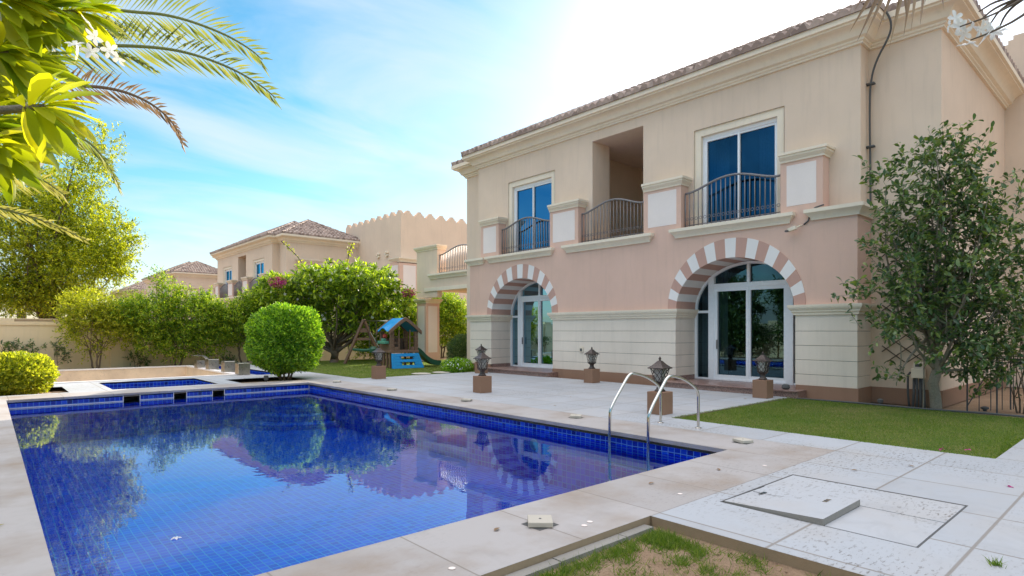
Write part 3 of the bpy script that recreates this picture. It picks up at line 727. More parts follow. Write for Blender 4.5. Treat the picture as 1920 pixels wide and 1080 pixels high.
    cw.plane_holes('y',3.24,14.85,GE+.02,-.1,7.85,gh); cw.plane_holes('y',19.5,14.85,26,-.1,7.85,[])
    cw.plane_holes('x',26,3.24,19.5,-.1,7.85,[])
    cw.add([(14.4,3.3,8.30),(26,3.3,8.30),(26,19.4,8.30),(14.4,19.4,8.30)],[(0,1,2,3)])
    # loggia niche
    cw.add([(14.35,12.29,4.2),(15.2,12.29,4.2),(15.2,12.29,7.5),(14.35,12.29,7.5)],[(0,1,2,3)])
    cw.add([(14.35,10.35,4.2),(15.2,10.35,4.2),(15.2,10.35,7.5),(14.35,10.35,7.5)],[(0,1,2,3)])
    part('cream_wall',cw,M['cream'])
    nb=MB(); 
    nb.add([(15.2,9.6,4.2),(15.2,13.2,4.2),(18.2,13.2,4.2),(18.2,9.6,4.2),(15.2,9.6,7.5),(15.2,13.2,7.5),(18.2,13.2,7.5),(18.2,9.6,7.5)],[(0,1,2,3),(4,7,6,5),(1,5,6,2),(0,3,7,4),(2,6,7,3)])
    nb.add([(14.35,10.35,7.5),(15.2,10.35,7.5),(15.2,12.29,7.5),(14.35,12.29,7.5)],[(0,1,2,3)])
    nb.add([(15.2,12.29,4.2),(15.2,13.2,4.2),(15.2,13.2,7.5),(15.2,12.29,7.5)],[(0,1,2,3)]); nb.add([(15.2,10.35,4.2),(15.2,9.6,4.2),(15.2,9.6,7.5),(15.2,10.35,7.5)],[(0,1,2,3)])
    part('balcony_recess',nb,M['cream'])
    # windows
    glu='glassup' if detail>1 else glu
    window(T,6.27+dy,8.68+dy,4.26,6.91,14.35+dx,gl=glu); window(T,13.96+dy,16.33+dy,4.26,6.93,14.35+dx,gl=glu)
    if detail>1:
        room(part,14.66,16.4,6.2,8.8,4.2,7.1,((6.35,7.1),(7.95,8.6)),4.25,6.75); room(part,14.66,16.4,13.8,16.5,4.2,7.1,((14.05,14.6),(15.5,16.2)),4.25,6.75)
    # sills and ledges
    for pth in [[(14.02,b),(14.0,b),(14.0,a),(14.02,a)] for a,b in ((6.02,8.98),(9.90,13.0),(13.79,16.93))]+[[(14.02,5.44),(14.0,5.44),(14.0,yR),(14.9,yR)],[(14.9,yL),(14.0,yL),(14.0,17.38),(14.02,17.38)]]:
        sl=MB(); sl.sweep(pth,SILL); part('ledge',sl,M['mould'],smooth='auto')
    for a,b in ((6.22,8.84),(10.11,12.55),(13.87,16.44)):
        r=MB(); railing(r,(14.13,b-.02,0),(14.13,a+.02,0),4.30,5.20,.26,int((b-a)/.125),det=detail>1,rad=.014 if detail>1 else .016)
        part('balcony_railing',r,M['rail'],smooth=True)
    co=MB(); co.sweep([(26,19.5),(14.85,19.5),(14.85,18.10),(14.35,18.10),(14.35,4.60),(14.85,4.60),(14.85,3.24),(GE+.02,3.24)],CORN)
    part('cornice',co,M['mould'],smooth='auto')
    # ---- roofs
    sg=6 if detail>1 else 4
    r=MB(); tiles(r,(13.85,20.2,4.12,18.55),8.33,.52,seg=sg); 
    part('roof',r,M['roof'],label='clay tile hipped roof over the front')
    r=MB(); tiles(r,(14.40,20.74 if not main else 22.0,2.78,19.95),8.33,.52 if not main else .44,seg=sg)
    part('roof',r,M['roof'],label='clay tile hipped roof over the gable end')
    # ---- crenellated wing
    t=MB(); yT=3.24-6.4; X1=GE+TW; zt=9.52
    yN=5.2
    t.plane_holes('x',GE,yT,yN,-.1,zt,[] if main else [(-1.75,.35,4.35,5.95)]); t.plane_holes('y',yT,GE,X1,-.1,zt,[])
    t.plane_holes('x',X1,yT,yN,-.1,zt,[]); t.plane_holes('y',yN,GE,X1,7.8,zt,[]); t.add([(GE+.25,yT+.25,zt-.6),(X1-.25,yT+.25,zt-.6),(X1-.25,yN-.25,zt-.6),(GE+.25,yN-.25,zt-.6)],[(0,1,2,3)])
    t.add([(GE,yT,zt),(X1,yT,zt),(X1,yN,zt),(GE,yN,zt),(GE+.25,yT+.25,zt),(X1-.25,yT+.25,zt),(X1-.25,yN-.25,zt),(GE+.25,yN-.25,zt)],[(0,1,5,4),(1,2,6,5),(2,3,7,6),(3,0,4,7)])
    t.plane_holes('x',GE+.25,yT+.25,yN-.25,zt-.6,zt,[]); t.plane_holes('y',yN-.25,GE+.25,X1-.25,zt-.6,zt,[])
    merlons(t,'x',GE,yT,yN,zt,.25); merlons(t,'y',yT,GE+.27,X1,zt,.25); merlons(t,'y',yN-.25,GE+.27,X1,zt,.25)
    part('crenellated_wing',t,M['cream'])
    if not main and detail>0:
        for a,b in ((15.65,17.0),(18.9,20.2)):
            w=MB();trim=MB();pan=MB(); w.box(a,b,2.9,3.24,4.2,5.95+.5); trim.sweep(rectpath(a,b,2.9,3.3),[(o,z+1.0) for o,z in CAP]); pan.box(a+.25,b-.25,2.893,2.92,4.4,6.2)
            pan.box(a-.006,a+.02,2.98,3.2,4.4,6.2)
            po=part('pink_pilaster',w,M['pink']); part('pilaster_cap',trim,M['mould'],po); part('pilaster_panel',pan,M['panel'],po)
        w=MB();trim=MB();pan=MB()
        w.box(GE-.3,GE,yT,yT+1.0,4.2,6.2); w.box(GE-.3,GE+1.2,yT-.3,yT,4.2,6.2); trim.sweep([(GE-.3,yT+1.0),(GE-.3,yT-.3),(GE+1.2,yT-.3)],[(o,z+.85) for o,z in CAP]); trim.box(GE-.3,GE+1.2,yT-.3,yT,6.15,6.49)
        pan.box(GE-.306,GE-.29,yT-.1,yT+.8,4.4,6.0); pan.box(GE,GE+1.0,yT-.306,yT-.29,4.4,6.0)
        trim.sweep([(GE,yT+3.2),(GE-.3,yT+3.2),(GE-.3,yT-.3),(GE+1.4,yT-.3)],SILL)
        po=part('pink_pilaster',w,M['pink']); part('pilaster_cap',trim,M['mould'],po); part('pilaster_panel',pan,M['panel'],po)
        window(T,17.05+dx,18.75+dx,4.3,6.55,3.24+dy,gl='glass',axis='y')
        window(T,-1.75+dy,.35+dy,4.35,5.95,GE+dx,gl='glassblue')
        sc_=MB()
        for yy in (-1.3,-.1):
            for k in range(5): a=2*PI*k/5; sc_.lathe((GE-.06,yy+.14*math.cos(a),6.95+.16*math.sin(a)),[(.02,-.07),(.09,-.04),(.09,.04),(.02,.07)],8)
        part('wall_ornament',sc_,M['mould'])
    return T
V1=villa('cream and pink two storey villa with striped arches standing beside the pool',0,0,21.7,True,2)
V2=villa('neighbouring cream villa with crenellated wing behind the flowering frangipani',1.0,38.6,20.3,False,1,TW=14)
V3=villa('distant cream villa whose tiled hip shows left of the crenellated neighbour',1.75,74.1,20.3,False,1)
V4=villa('farthest villa, only its pale tiled roof corner shows beside the leafy tree',3.2,111,20.3,False,0)
def tp(name,mb,mat,**k): return build(name,mb,M[mat],V1,**k)
# ---- covered porch on the far side of the near villa
w=MB(); PXX=16.2
w.box(PXX,PXX+.5,23.62,25.43,3.6,5.45); w.box(PXX,PXX+.28,19.5,23.62,3.6,4.2); w.box(PXX,PXX+.28,23.62,25.43,3.12,3.6); w.box(PXX+.5,PXX+6,25.1,25.43,3.6,4.6)
w.box(PXX+.28,PXX+6,19.5,25.1,3.5,3.7)
tp('porch_wall',w,'cream')
w=MB(); w.box(PXX,PXX+.8,24.59,25.43,.3,2.86); w.box(PXX-.03,PXX+.83,24.56,25.46,-.1,.3); tp('porch_pillar',w,'pink')
w=MB(); w.box(PXX-.008,PXX,24.72,25.30,.42,2.72); w.box(PXX+.13,PXX+.67,24.582,24.59,.42,2.72); tp('pillar_panel',w,'panel')
w=MB(); CAPS=[(o,z-5.43+2.86) for o,z in CAP]; w.sweep(rectpath(PXX,PXX+.8,24.59,25.43),CAPS,closed=True); w.box(PXX,PXX+.8,24.59,25.43,2.98,3.078)
w.sweep([(PXX+.5,25.43),(PXX,25.43),(PXX,23.62),(PXX+.5,23.62)],CAP); w.box(PXX,PXX+.5,23.62,25.43,5.5,5.648)
w.sweep([(PXX,24.22),(PXX,19.5)],SILL); w.box(PXX-.05,PXX+.25,19.5,24.7,3.42,3.60)
tp('porch_moulding',w,'mould',smooth='auto')
r=MB(); railing(r,(PXX+.14,23.6,0),(PXX+.14,20.2,0),4.27,5.15,.30,26,det=True,rad=.021); tp('porch_railing',r,'rail',smooth=True)
# ---- fittings fixed to the villa
c=MB(); _p=smoothpts([(14.72,4.52,4.30),(14.74,4.53,5.2),(14.72,4.54,6.2),(14.72,4.53,7.0),(14.66,4.40,7.45),(14.45,4.05,7.85),(14.38,4.02,8.1),(14.30,4.12,8.35)],2); c.tube(_p,.022,7)
for z in (5.6,7.0): c.box(14.68,14.78,4.44,4.60,z-.02,z+.02)
tag(build('drain_hose',c,M['groove'],loc=(14.72,4.5,4.3),smooth=True),'black hose running down the corner of the villa from the roof','hose')
t=thing('security_camera','small cream security camera under the villa ledge by the right arch','camera',(13.98,5.72,3.95))
c=MB(); c.tube([(13.99,5.70,3.92),(13.90,5.72,3.90),(13.86,5.78,3.86)],.02,6); c.obox((13.84,5.86,3.84),(.03,.10,-.02),(.045,0,0),(0,.01,.04)); build('camera_body',c,M['mould'],t,bevel=.008)
c=MB(); c.lathe((13.80,5.97,3.80),[(.04,-.02),(.045,.0),(.03,.02)],10); build('lens',c,M['groove'],t)
c=MB(); c.tube([(13.985,5.66,3.93),(13.96,5.55,4.0),(13.965,5.5,4.2),(13.97,5.4,4.28),(13.9,5.2,4.30)],.018,6); build('cable',c,M['groove'],t,smooth=True)
t=thing('wall_socket','small white wall socket box low on the stone base between the arches','socket',(13.98,12.45,.92))  # electric socket box, gives no light
c=MB(); c.box(13.965,13.995,12.36,12.50,.82,1.0); build('box',c,M['mould'],t,bevel=.01); c=MB(); c.box(13.955,13.965,12.39,12.47,.85,.94); build('cover',c,M['groove'],t)
# trellis
c=MB(); tx=14.81
def clipseg(p,q,y0,y1,z0,z1):
    (a,b),(c_,d)=p,q; t0,t1=0,1
    for s,e,lo,hi in ((a,c_,y0,y1),(b,d,z0,z1)):
        dd=e-s
        ta,tb=sorted(((lo-s)/dd,(hi-s)/dd)); t0=max(t0,ta); t1=min(t1,tb)
    return None if t0>=t1 else ((a+(c_-a)*t0,b+(d-b)*t0),(a+(c_-a)*t1,b+(d-b)*t1))
for k in range(-8,22):
    z=.95+k*.30
    for s,x in ((1,tx),(-1,tx-.012)):
        sg=clipseg((3.3,z),(4.55,z+s*1.0),3.58,4.32,.82,4.0)
        if sg and math.dist(*sg)>.12: c.bar((x,*sg[0]),(x,*sg[1]),.022,.012,up=(1,0,0))
tag(build('trellis',c,M['twig'],loc=(14.8,3.95,.95)),'dark brown diamond lattice trellis fixed to the recessed villa wall','trellis')
# meter box with pipes
t=thing('meter_box','grey electric meter box on black pipes against the wall under the trellis','meter box',(14.70,3.62,-.1))
c=MB(); c.box(14.60,14.78,3.50,3.72,.50,.70); build('box',c,M['mould'],t,bevel=.01); c=MB(); c.box(14.62,14.77,3.52,3.68,.70,.84); build('meter',c,M['stone'],t,bevel=.01); c=MB(); c.box(14.612,14.62,3.55,3.65,.74,.80); build('display',c,M['groove'],t)
c=MB()
for k in range(4): c.tube([(14.66+.04*(k%2),3.52+.055*k,.5),(14.66,3.50+.06*k,.2),(14.62,3.48+.07*k,-.12)],.026,7)
c.tube([(14.66,3.74,.62),(14.66,3.79,.55),(14.66,3.79,.2),(14.64,3.76,-.12)],.022,7)
build('pipe',c,M['groove'],t,smooth=True)
# ---- rotated rack with dry plant
t=thing('metal_rack','black metal garden frame standing in the bed at the right edge','frame',(14.7,1.9,-.12))
c=MB()
fx=[(14.55,2.75),(14.62,2.30),(14.2,1.60),(15.5,1.55),(15.7,2.25)]
for x,y in fx: c.bar((x,y,-.12),(x,y,1.0),.025)
for a,b in ((0,2),(2,3),(0,4),(3,4)): c.bar((*fx[a],.97),(*fx[b],.97),.022); 
for a,b in ((0,2),(0,4)): c.bar((*fx[a],.90),(*fx[b],.90),.014)
for k in range(1,5):
    x=14.55+.3*k*1.1; c.bar((x,2.75-.13*k,-.12),(x,2.75-.13*k,.97),.014)
c.bar((14.55,2.75,.0),(14.75,2.5,.6),.014)
build('frame',c,M['groove'],t)
sl=MB(); sl.lathe((15.0,2.55,-.12),[(.03,0),(.035,.03),(.07,.05),(.07,.08),(.02,.10)],10); tag(build('spot_lamp',sl,M['groove'],loc=(15.0,2.55,-.12)),'small black garden spotlight on the soil beneath the metal frame','spotlight')
sl=MB(); sl.lathe((13.95,4.1,-.12),[(.02,0),(.02,.1),(.05,.12),(.055,.18),(.02,.2)],10); tag(build('spot_lamp',sl,M['groove'],loc=(13.95,4.1,-.12)),'small black garden spotlight at the corner of the villa plinth','spotlight')
rk=MB(); rk.lathe((13.78,5.98,.15),[(.07,0),(.10,.04),(.08,.10),(.03,.12)],8); tag(build('door_stop',rk,M['groove'],loc=(13.78,5.98,.15)),'small black lump lying at the right end of the right door step','stone')
# ---- garden walls
def gwall(axis,c,a0,a1,label,slots=True):
    t=thing('garden_wall',label,'wall',(c,(a0+a1)/2,-.1) if axis=='x' else ((a0+a1)/2,c,-.1))
    w=MB(); s=1 if axis=='y' else (-1)
    def bx(a,b,d0,d1,z0,z1,m): 
        (m.box(a,b,c+d0,c+d1,z0,z1) if axis=='y' else m.box(c-d1,c-d0,a,b,z0,z1))
    k=0; a=a0
    while a<a1:
        b=min(a+4.2,a1); bx(a,a+.55,-.12,.2,-.1,2.02,w); bx(a-.0,a+.55,-.15,.2,2.02,2.12,w)
        bx(a+.55,b,0,.15,-.1,1.72,w); bx(a+.55,a+1.1,-.04,.15,1.72,1.98,w); bx(a+1.1,b-.5,-.04,.15,1.72,1.86,w); bx(b-.5,b,-.04,.15,1.72,1.98,w); bx(a+1.1,b-.5,.10,.15,1.86,1.98,w)
        a=b
    build('wall_panels',w,M['wallgarden'],t)
    r=MB(); a=a0
    while a<a1:
        b=min(a+4.2,a1); bx(a+1.1,b-.5,.02,.10,1.861,1.95,r); a=b
    build('coping_slot',r,M['slabside'],t)
gwall('y',30.0,-4.5,26,'sand coloured garden wall behind the hedge at the far end of the garden')
gwall('x',-4.5,-14,29.8,'sand coloured garden wall running along the left side of the garden')
# ---- pedestal lanterns
def lantern(label):
    t=thing('pedestal_lantern',label,'lantern',(0,0,0),'pedestal lanterns on the terrace')
    p=MB(); h=.165; p.box(-h,h,-h,h,0,.40); build('pedestal',p,M['lampbase'],t,bevel=.006)
    b=MB(); b.lathe((0,0,.40),[(.10,0),(.10,.02),(.07,.05),(.055,.09),(.07,.13),(.12,.16),(.12,.18)],4,rot=PI/4); build('lamp_foot',b,M['lampmetal'],t,bevel=.004)
    g=MB(); g.lathe((0,0,.58),[(.085,0),(.10,.12),(.125,.24)],4,rot=PI/4); build('lamp_glass',g,M['lampglass'],t)
    c=MB(); lv=[(.095,.58),(.112,.70),(.145,.82)]
    cn=lambda r,z:[Vector((r*sx,r*sy,z)) for sx,sy in((-1,-1),(1,-1),(1,1),(-1,1))]
    B=cn(.082,.58);Mi=cn(.092,.70);Tp=cn(.125,.83)
    for i in range(4):
        j=(i+1)%4; c.tube([B[i],Mi[i],Tp[i]],.008,4)
        for a,b in ((B[i],B[j]),(Tp[i],Tp[j])): c.tube([a,b],.008,4)
        def P(u,v):
            lo,hi=((B,Mi) if v<.5 else (Mi,Tp)); q=(v*2)%1 if v<1 else 1
            if v>=1: lo,hi,q=Mi,Tp,1
            a=lo[i].lerp(hi[i],q); b=lo[j].lerp(hi[j],q); return a.lerp(b,u)
        for u0,v0,u1,v1 in ((0,0,1,1),(1,0,0,1),(.5,0,1,.5),(.5,0,0,.5),(0,.5,.5,1),(1,.5,.5,1)):
            c.tube([P(u0+(u1-u0)*s,v0+(v1-v0)*s) for s in(0,.5,1)],.006,4)
    build('lamp_cage',c,M['lampmetal'],t)
    r=MB(); r.lathe((0,0,.83),[(.225,-.015),(.23,0),(.17,.03),(.11,.07),(.06,.115),(.035,.13)],4,rot=PI/4)
    build('lamp_roof',r,M['lampmetal'],t,bevel=.004)
    f=MB(); f.lathe((0,0,.955),[(.03,0),(.015,.015),(.028,.035),(.02,.055),(.006,.075),(.002,.085)],8); build('finial',f,M['lampmetal'],t,smooth=True)
    return t
M['lampbase']=stucco('lantern_pedestal_brown',(.30,.175,.115),bump=.35,scale=70)
M['lampmetal']=plain('lantern_metal',(.075,.06,.055),.4,metal=.6,var=.4,scale=40)
M['lampglass']=plain('lantern_glass',(.50,.47,.42),.3,var=.1)
L0=lantern('largest brown pedestal lantern, standing behind the pool ladder rails')
spots=[(9.10,6.20,.03,None),(13.0,6.15,.02,'pedestal lantern standing in front of the right arched door'),(9.0,11.2,-.05,'pedestal lantern out on the open terrace in front of the left arch'),
 (13.05,11.2,0,'pedestal lantern against the stone base between the two arches'),(9.15,16.55,.78-.78,'pedestal lantern at the lawn corner in front of the playhouse'),(13.05,16.3,.0,'partly hidden lantern beside the left arched door step')]
for i,(x,y,a,lab) in enumerate(spots):
    o=L0 if i==0 else copy_tree(L0)
    o.location=(x,y,.0); o.rotation_euler=(0,0,a)
    if lab:o['label']=lab
# ---- pool ladder
M['steel']=plain('stainless_steel',(.62,.60,.56),.16,metal=1.0,var=.08,scale=6)
M['brushed']=plain('brushed_steel',(.48,.44,.38),.30,metal=1.0,var=.15,scale=12)
t=thing('pool_ladder','stainless steel pool ladder with two curved handrails at the pool edge','ladder',(7.5,5.2,0))
for y in (5.56,4.88):
    c=MB(); pts=[(6.75,y,-1.05),(6.86,y,-.8),(6.88,y,-.3),(6.88,y,.22),(6.9,y,.36),(7.22,y,.70),(7.36,y,.84),(7.50,y,.84),(7.78,y,.78),(8.05,y,.66),(8.17,y,.56),(8.18,y,.40),(8.18,y,0.0)]
    c.tube(smoothpts(pts,2),.022,12); h=build('handrail',c,M['steel'],t,smooth=True)
    f=MB(); f.lathe((8.18,y,0),[(.05,.001),(.05,.006),(.035,.014),(.024,.018)],16); build('foot_flange',f,M['steel'],h,smooth='auto')
for z in (-.45,-.75,-1.0):
    c=MB(); c.box(6.80,6.88,4.88,5.56,z-.015,z+.015); build('tread',c,M['steel'],t,bevel=.005)
# ---- skimmer lids along the coping
M['lidstone']=stucco('lid_stone',(.52,.48,.41),bump=.1,scale=30,streak=False)
def lid(x,y,label,rot,tilt=.0,first=None):
    t=thing('stone_lid',label,'cover',(x,y,0),'square stone lids along the coping')
    s=MB(); h=.095; s.v=[]; s.box(-h,h,-h,h,.006,.046); 
    ob=build('slab',s,M['lidstone'],None,loc=(0,0,0),bevel=.006); ob.parent=t; ob.location=(0,0,0); ob.rotation_euler=(tilt,tilt*.7,rot)
    d=MB(); d.lathe((0,0,.0465),[(.011,0),(.011,.001)],10); ob2=build('finger_hole',d,M['groove'],None,loc=(0,0,0)); ob2.parent=ob
    k=MB(); a=.105; k.add([(-a,-a,.002),(a,-a,.002),(a,a,.002),(-a,a,.002)],[(0,1,2,3)]); ob3=build('dark_opening',k,M['groove'],None,loc=(0,0,0)); ob3.parent=t; ob3.location=(0,0,0); ob3.rotation_euler=(0,0,0)
    return t
VA=-TH
lid(3.20,3.27,'square stone lid with a finger hole lying askew on the near coping',VA,.01)
lid(7.58,3.86,'square stone lid at the coping corner right of the ladder',-.35,.03)
lid(7.60,6.88,'square stone lid on the coping just left of the ladder',-.9,.03)
lid(7.64,10.04,'square stone lid on the coping in front of the middle terrace lantern',.6,.03)
lid(7.60,13.08,'square stone lid on the far coping, second farthest from the camera',.5,.03)
lid(7.59,16.16,'farthest square stone lid on the coping, near the clipped round bush',-.7,.03)
for i,(x,y) in enumerate(((3.43,3.02),(3.53,3.05),(2.19,3.03),(4.75,3.02),(6.45,3.03))):
    c=MB(); c.lathe((x,y,.001),[(.021,0),(.023,.004),(.016,.006)],14)
    tag(build('round_cap',c,M['panel'],loc=(x,y,0),smooth='auto'),['left white plastic cap of the pair beside the askew stone lid','right white plastic cap of the pair beside the askew stone lid','white plastic cap alone at the bottom edge of the near coping','white plastic cap on the near coping below the ladder','rightmost white plastic cap on the near coping, by the stained slab'][i],'cap','white round caps set in the coping')
# ---- inspection hatch
t=thing('inspection_hatch','square inspection hatch with a lifted cracked slab in the white paving','hatch',(5.55,1.92,-.05))
f=MB(); x0,x1,y0,y1=4.80,6.29,1.18,2.66
for q in ((x0,x0+.02,y0,y1),(x1-.03,x1,y0,y1),(x0+.02,x1-.03,y0,y0+.014),(x0+.02,x1-.03,y1-.014,y1)): f.box(*q,-.12,-.002)
f.box(x0+.02,x1-.03,y0+.014,y1-.014,-.12,-.08)
build('hatch_frame',f,M['groove'],t)
s=MB(); s.box(x0+.025,5.59,y0+.018,1.80,-.07,-.001); s.box(5.603,x1-.035,y0+.018,y1-.018,-.07,.0); build('flush_slab',s,M['hatch_pave'],t,bevel=.003)
s=MB(); c0=[(4.83,2.63,.008),(4.80,1.80,.052),(5.575,1.79,.060),(5.60,2.61,.010)]
vs=c0+[(a,b,z-.055) for a,b,z in c0]; s.add(vs,[(0,1,2,3)]); s.add(vs,[(4,7,6,5),(0,4,5,1),(1,5,6,2),(2,6,7,3),(3,7,4,0)],1)
build('lifted_slab',s,[M['hatch_pave'],M['concrete']],t,bevel=.003,label='lifted cracked slab')
k=MB()
for (x,y,z) in ((5.28,2.5,.0205),(5.36,1.98,.0495)): k.obox((x,y,z),(.055,.0,.0),(0,.018,-.001),(0,0,.001))
build('lift_plate',k,M['steel'],t)
k=MB()
for (x,y,z) in ((5.27,2.5,.0225),(5.35,1.98,.0515)): k.lathe((x,y,z),[(.015,0),(.015,.001)],10)
cr=[(5.30,2.60,.0125),(5.27,2.40,.022),(5.31,2.2,.032),(5.28,2.02,.042),(5.32,1.86,.052)]
for a,b in zip(cr[:-1],cr[1:]): k.bar(a,b,.004,.003)
build('keyhole',k,M['groove'],t)
# ---- steel cubes at the sunken pit
GC='brushed steel blocks beside the sunken pit'
for i,(x,y,lab) in enumerate(((6.50,24.70,'second brushed steel cube, counted from the farthest one with the curved hood'),(6.52,22.75,'third brushed steel cube from the far end of the pit edge'),(6.52,21.15,'nearest brushed steel cube, beside the clipped round bush'))):
    c=MB(); c.box(x-.19,x+.19,y-.19,y+.19,.0,.40)
    o=build('steel_cube',c,M['brushed'],loc=(x,y,0),bevel=.012); tag(o,lab,'cube stool',GC)
t=thing('steel_stool','farthest brushed steel block with a curved hooded back','cube stool',(6.45,26.1,0),GC)
c=MB(); c.box(6.25,6.55,25.9,26.3,.0,.30); build('block',c,M['brushed'],t,bevel=.01)
c=MB(); n=12; vs=[]
for i in range(n+1):
    a=PI*.62*i/n-.15; 
    for r in (.30,.275):
        for y in (25.88,26.32): vs.append((6.42+r*math.sin(a+.2)*1.0,y,.22+r*math.cos(a+.2)))
fs=[]
for i in range(n): o=i*4; fs+=[(o,o+1,o+5,o+4),(o+2,o+6,o+7,o+3),(o,o+4,o+6,o+2),(o+1,o+3,o+7,o+5)]
c.add(vs,fs); c.box(6.12,6.42,25.88,26.32,.49,.52); build('hood',c,M['brushed'],t)
# ---- play set
M['pbrown']=plain('brown_plastic',(.20,.115,.075),.6,var=.15); M['pblue']=plain('blue_plastic',(.0,.27,.62),.45,var=.08); M['pgreen']=plain('green_plastic',(.015,.10,.055),.45,var=.1); M['pmint']=plain('mint_plastic',(.10,.32,.22),.5); M['plamp']=plain('pool_lamp_glass',(.10,.42,.60),.3); M['pred']=plain('red_plastic',(.5,.06,.04),.5)
t=thing('play_set','brown plastic playhouse with blue roof, green slide and attached swing','play set',(12.4,21.3,-.02))
A=-TH+R(33); ex=Vector((math.cos(A),math.sin(A),0)); ey=Vector((-math.sin(A),math.cos(A),0)); o0=Vector((12.15,20.95,-.02))
def lx(mb): mb.v=[tuple(o0+ex*v[0]+ey*v[1]+Vector((0,0,v[2]))) for v in mb.v]; return mb
def pp(name,mb,mat,par=None,**k): return build(name,lx(mb),M[mat],par or t,**k)
Wd,Dp=1.12,1.25
c=MB(); c.box(-.08,Wd+.06,-.06,Dp+.05,.62,.72); pp('platform',c,'pbrown',bevel=.015)
for x,y in ((.0,.12),(.0,.45),(.0,.8),(.0,1.15),(Wd-.05,.5),(Wd-.05,1.15)): c=MB(); c.box(x-.04,x+.04,y-.06,y+.06,0,.62); pp('platform_leg',c,'pbrown',bevel=.01)
c=MB(); zs=[0,.10,.26,.30,.44,.50,.62]   # climbing wall with two slots
def wx(z): return -.02-.05*(1-z/.62), Wd+.02+.16*(1-z/.62)
def wy(z): return -.10-.22*(1-z/.62)
for z0,z1,solid in ((0,.13,1),(.13,.25,0),(.25,.36,1),(.36,.47,0),(.47,.60,1)):
    for (f0,f1) in (((0,1),) if solid else ((0,.32),(.74,1))):
        vs=[]
        for z in (z0,z1):
            a,b=wx(z); 
            for y in (wy(z),wy(z)+.1):
                vs+=[(a+(b-a)*f0,y,z),(a+(b-a)*f1,y,z)]
        c.add(vs,[(0,2,3,1),(4,5,7,6),(0,1,5,4),(2,6,7,3),(0,4,6,2),(1,3,7,5)])
for z in (.25,.47): c.box(.28,.92,wy(z)-.05,wy(z)+.05,z,z+.035)
pp('climbing_wall',c,'pblue',bevel=.012)
c=MB()
for x,y in ((.02,.05),(Wd-.06,.05),(.02,Dp-.1),(Wd-.06,Dp-.1)):
    for k in range(6): c.box(x-.05-.01*(k%2),x+.09+.01*(k%2),y-.07,y+.07,.72+k*.13,.72+k*.13+.125)
c.box(-.03,.05,.12,Dp-.15,.72,.95); c.box(.12,.30,-.01,.05,.72,.86); c.box(.85,1.0,-.01,.05,.72,.86)
for x in (.33,.80): c.box(x-.025,x+.025,-.01,.04,.72,1.55)
for z in (1.0,1.25): c.box(.1,.33,0,.03,z,z+.03); c.box(.8,1.02,0,.03,z,z+.03)
for y in (Dp-.06,): c.box(.1,Wd-.1,y,y+.05,.72,1.2)
pp('house_frame',c,'pbrown',bevel=.01)
c=MB()
def roofz(x): u=abs(x-Wd/2)/(Wd/2+.14); return 2.04-.55*u**1.15
for y0,y1 in ((-.16,-.06),(Dp+.02,Dp+.1)):
    c=MB(); n=14
    for i in range(n):
        x0=-.14+(Wd+.28)*i/n; x1=-.14+(Wd+.28)*(i+1)/n; z0,z1=roofz(x0),roofz(x1)
        vs=[(x0,y0,z0-.12),(x1,y0,z1-.12),(x1,y0,z1+.03),(x0,y0,z0+.03),(x0,y1,z0-.12),(x1,y1,z1-.12),(x1,y1,z1+.03),(x0,y1,z0+.03)]
        c.add(vs,[(0,1,2,3),(4,7,6,5),(0,4,5,1),(3,2,6,7),(0,3,7,4),(1,5,6,2)])
    pp('barge_board',c,'pbrown')
c=MB(); n=16; m=9
for i in range(n):
    x0=-.12+(Wd+.24)*i/n; x1=-.12+(Wd+.24)*(i+1)/n
    for j in range(m):
        y0=-.06+(Dp+.08)*j/m; y1=-.06+(Dp+.08)*(j+1)/m
        def rz(x,y):
            z=roofz(x)
            if x<.2: z+=.13*max(0,math.cos((y-.62)/.42*PI/2) if abs(y-.62)<.42 else 0)*min(1,(.2-x)/.3)
            return z+(.02 if abs(((y+.06)/(Dp+.08)*3)%1-.5)<.12 else 0)
        q=[(x0,y0),(x1,y0),(x1,y1),(x0,y1)]
        c.add([(x,y,rz(x,y)) for x,y in q],[(0,1,2,3)]); c.add([(x,y,rz(x,y)-.03) for x,y in q],[(0,3,2,1)])
pp('roof',c,'pblue')
c=MB(); c.box(-.22,.0,.22,1.0,.98,1.1); c.box(-.16,-.02,.5,.75,1.1,1.2); pp('window_shelf',c,'pmint',bevel=.02)
c=MB(); c.lathe((.06,.85,1.3),[(.02,-.1),(.1,-.05),(.1,.05),(.03,.1)],8); pp('steering_wheel',c,'pred')
c=MB(); prof=[(1.15,.70),(1.35,.66),(1.55,.50),(1.75,.30),(1.95,.17),(2.15,.10),(2.4,.09)]; prof=[(p[0],0,p[1]) for p in prof]; prof=smoothpts(prof,2)
vs=[];fs=[]
sec=[(.0,.16),(.03,.16),(.06,.0),(.44,.0),(.47,.16),(.50,.16),(.50,-.05),(.0,-.05)]
for x,_,z in prof:
    for y,h in sec: vs.append((x,.35+y,z+h))
k=len(sec)
for i in range(len(prof)-1):
    for j in range(k): fs.append((i*k+j,i*k+(j+1)%k,(i+1)*k+(j+1)%k,(i+1)*k+j))
fs.append(tuple(range(k))); fs.append(tuple((len(prof)-1)*k+j for j in range(k))[::-1]); c.add(vs,fs); pp('slide',c,'pgreen')
ap=Vector(W(682,601,27.0)); f1=Vector((*W(646,681,27.1)[:2],-.05)); f2=Vector((*W(716,681,27.8)[:2],-.05)); hb=o0+ex*.5+ey*Dp+Vector((0,0,1.92))
def wp_(name,mb,mat,par=None,**k): return build(name,mb,M[mat],par or t,**k)
c=MB(); c.bar(ap+Vector((0,0,.05)),f1,.15,.12); wp_('swing_leg',c,'pbrown',bevel=.03)
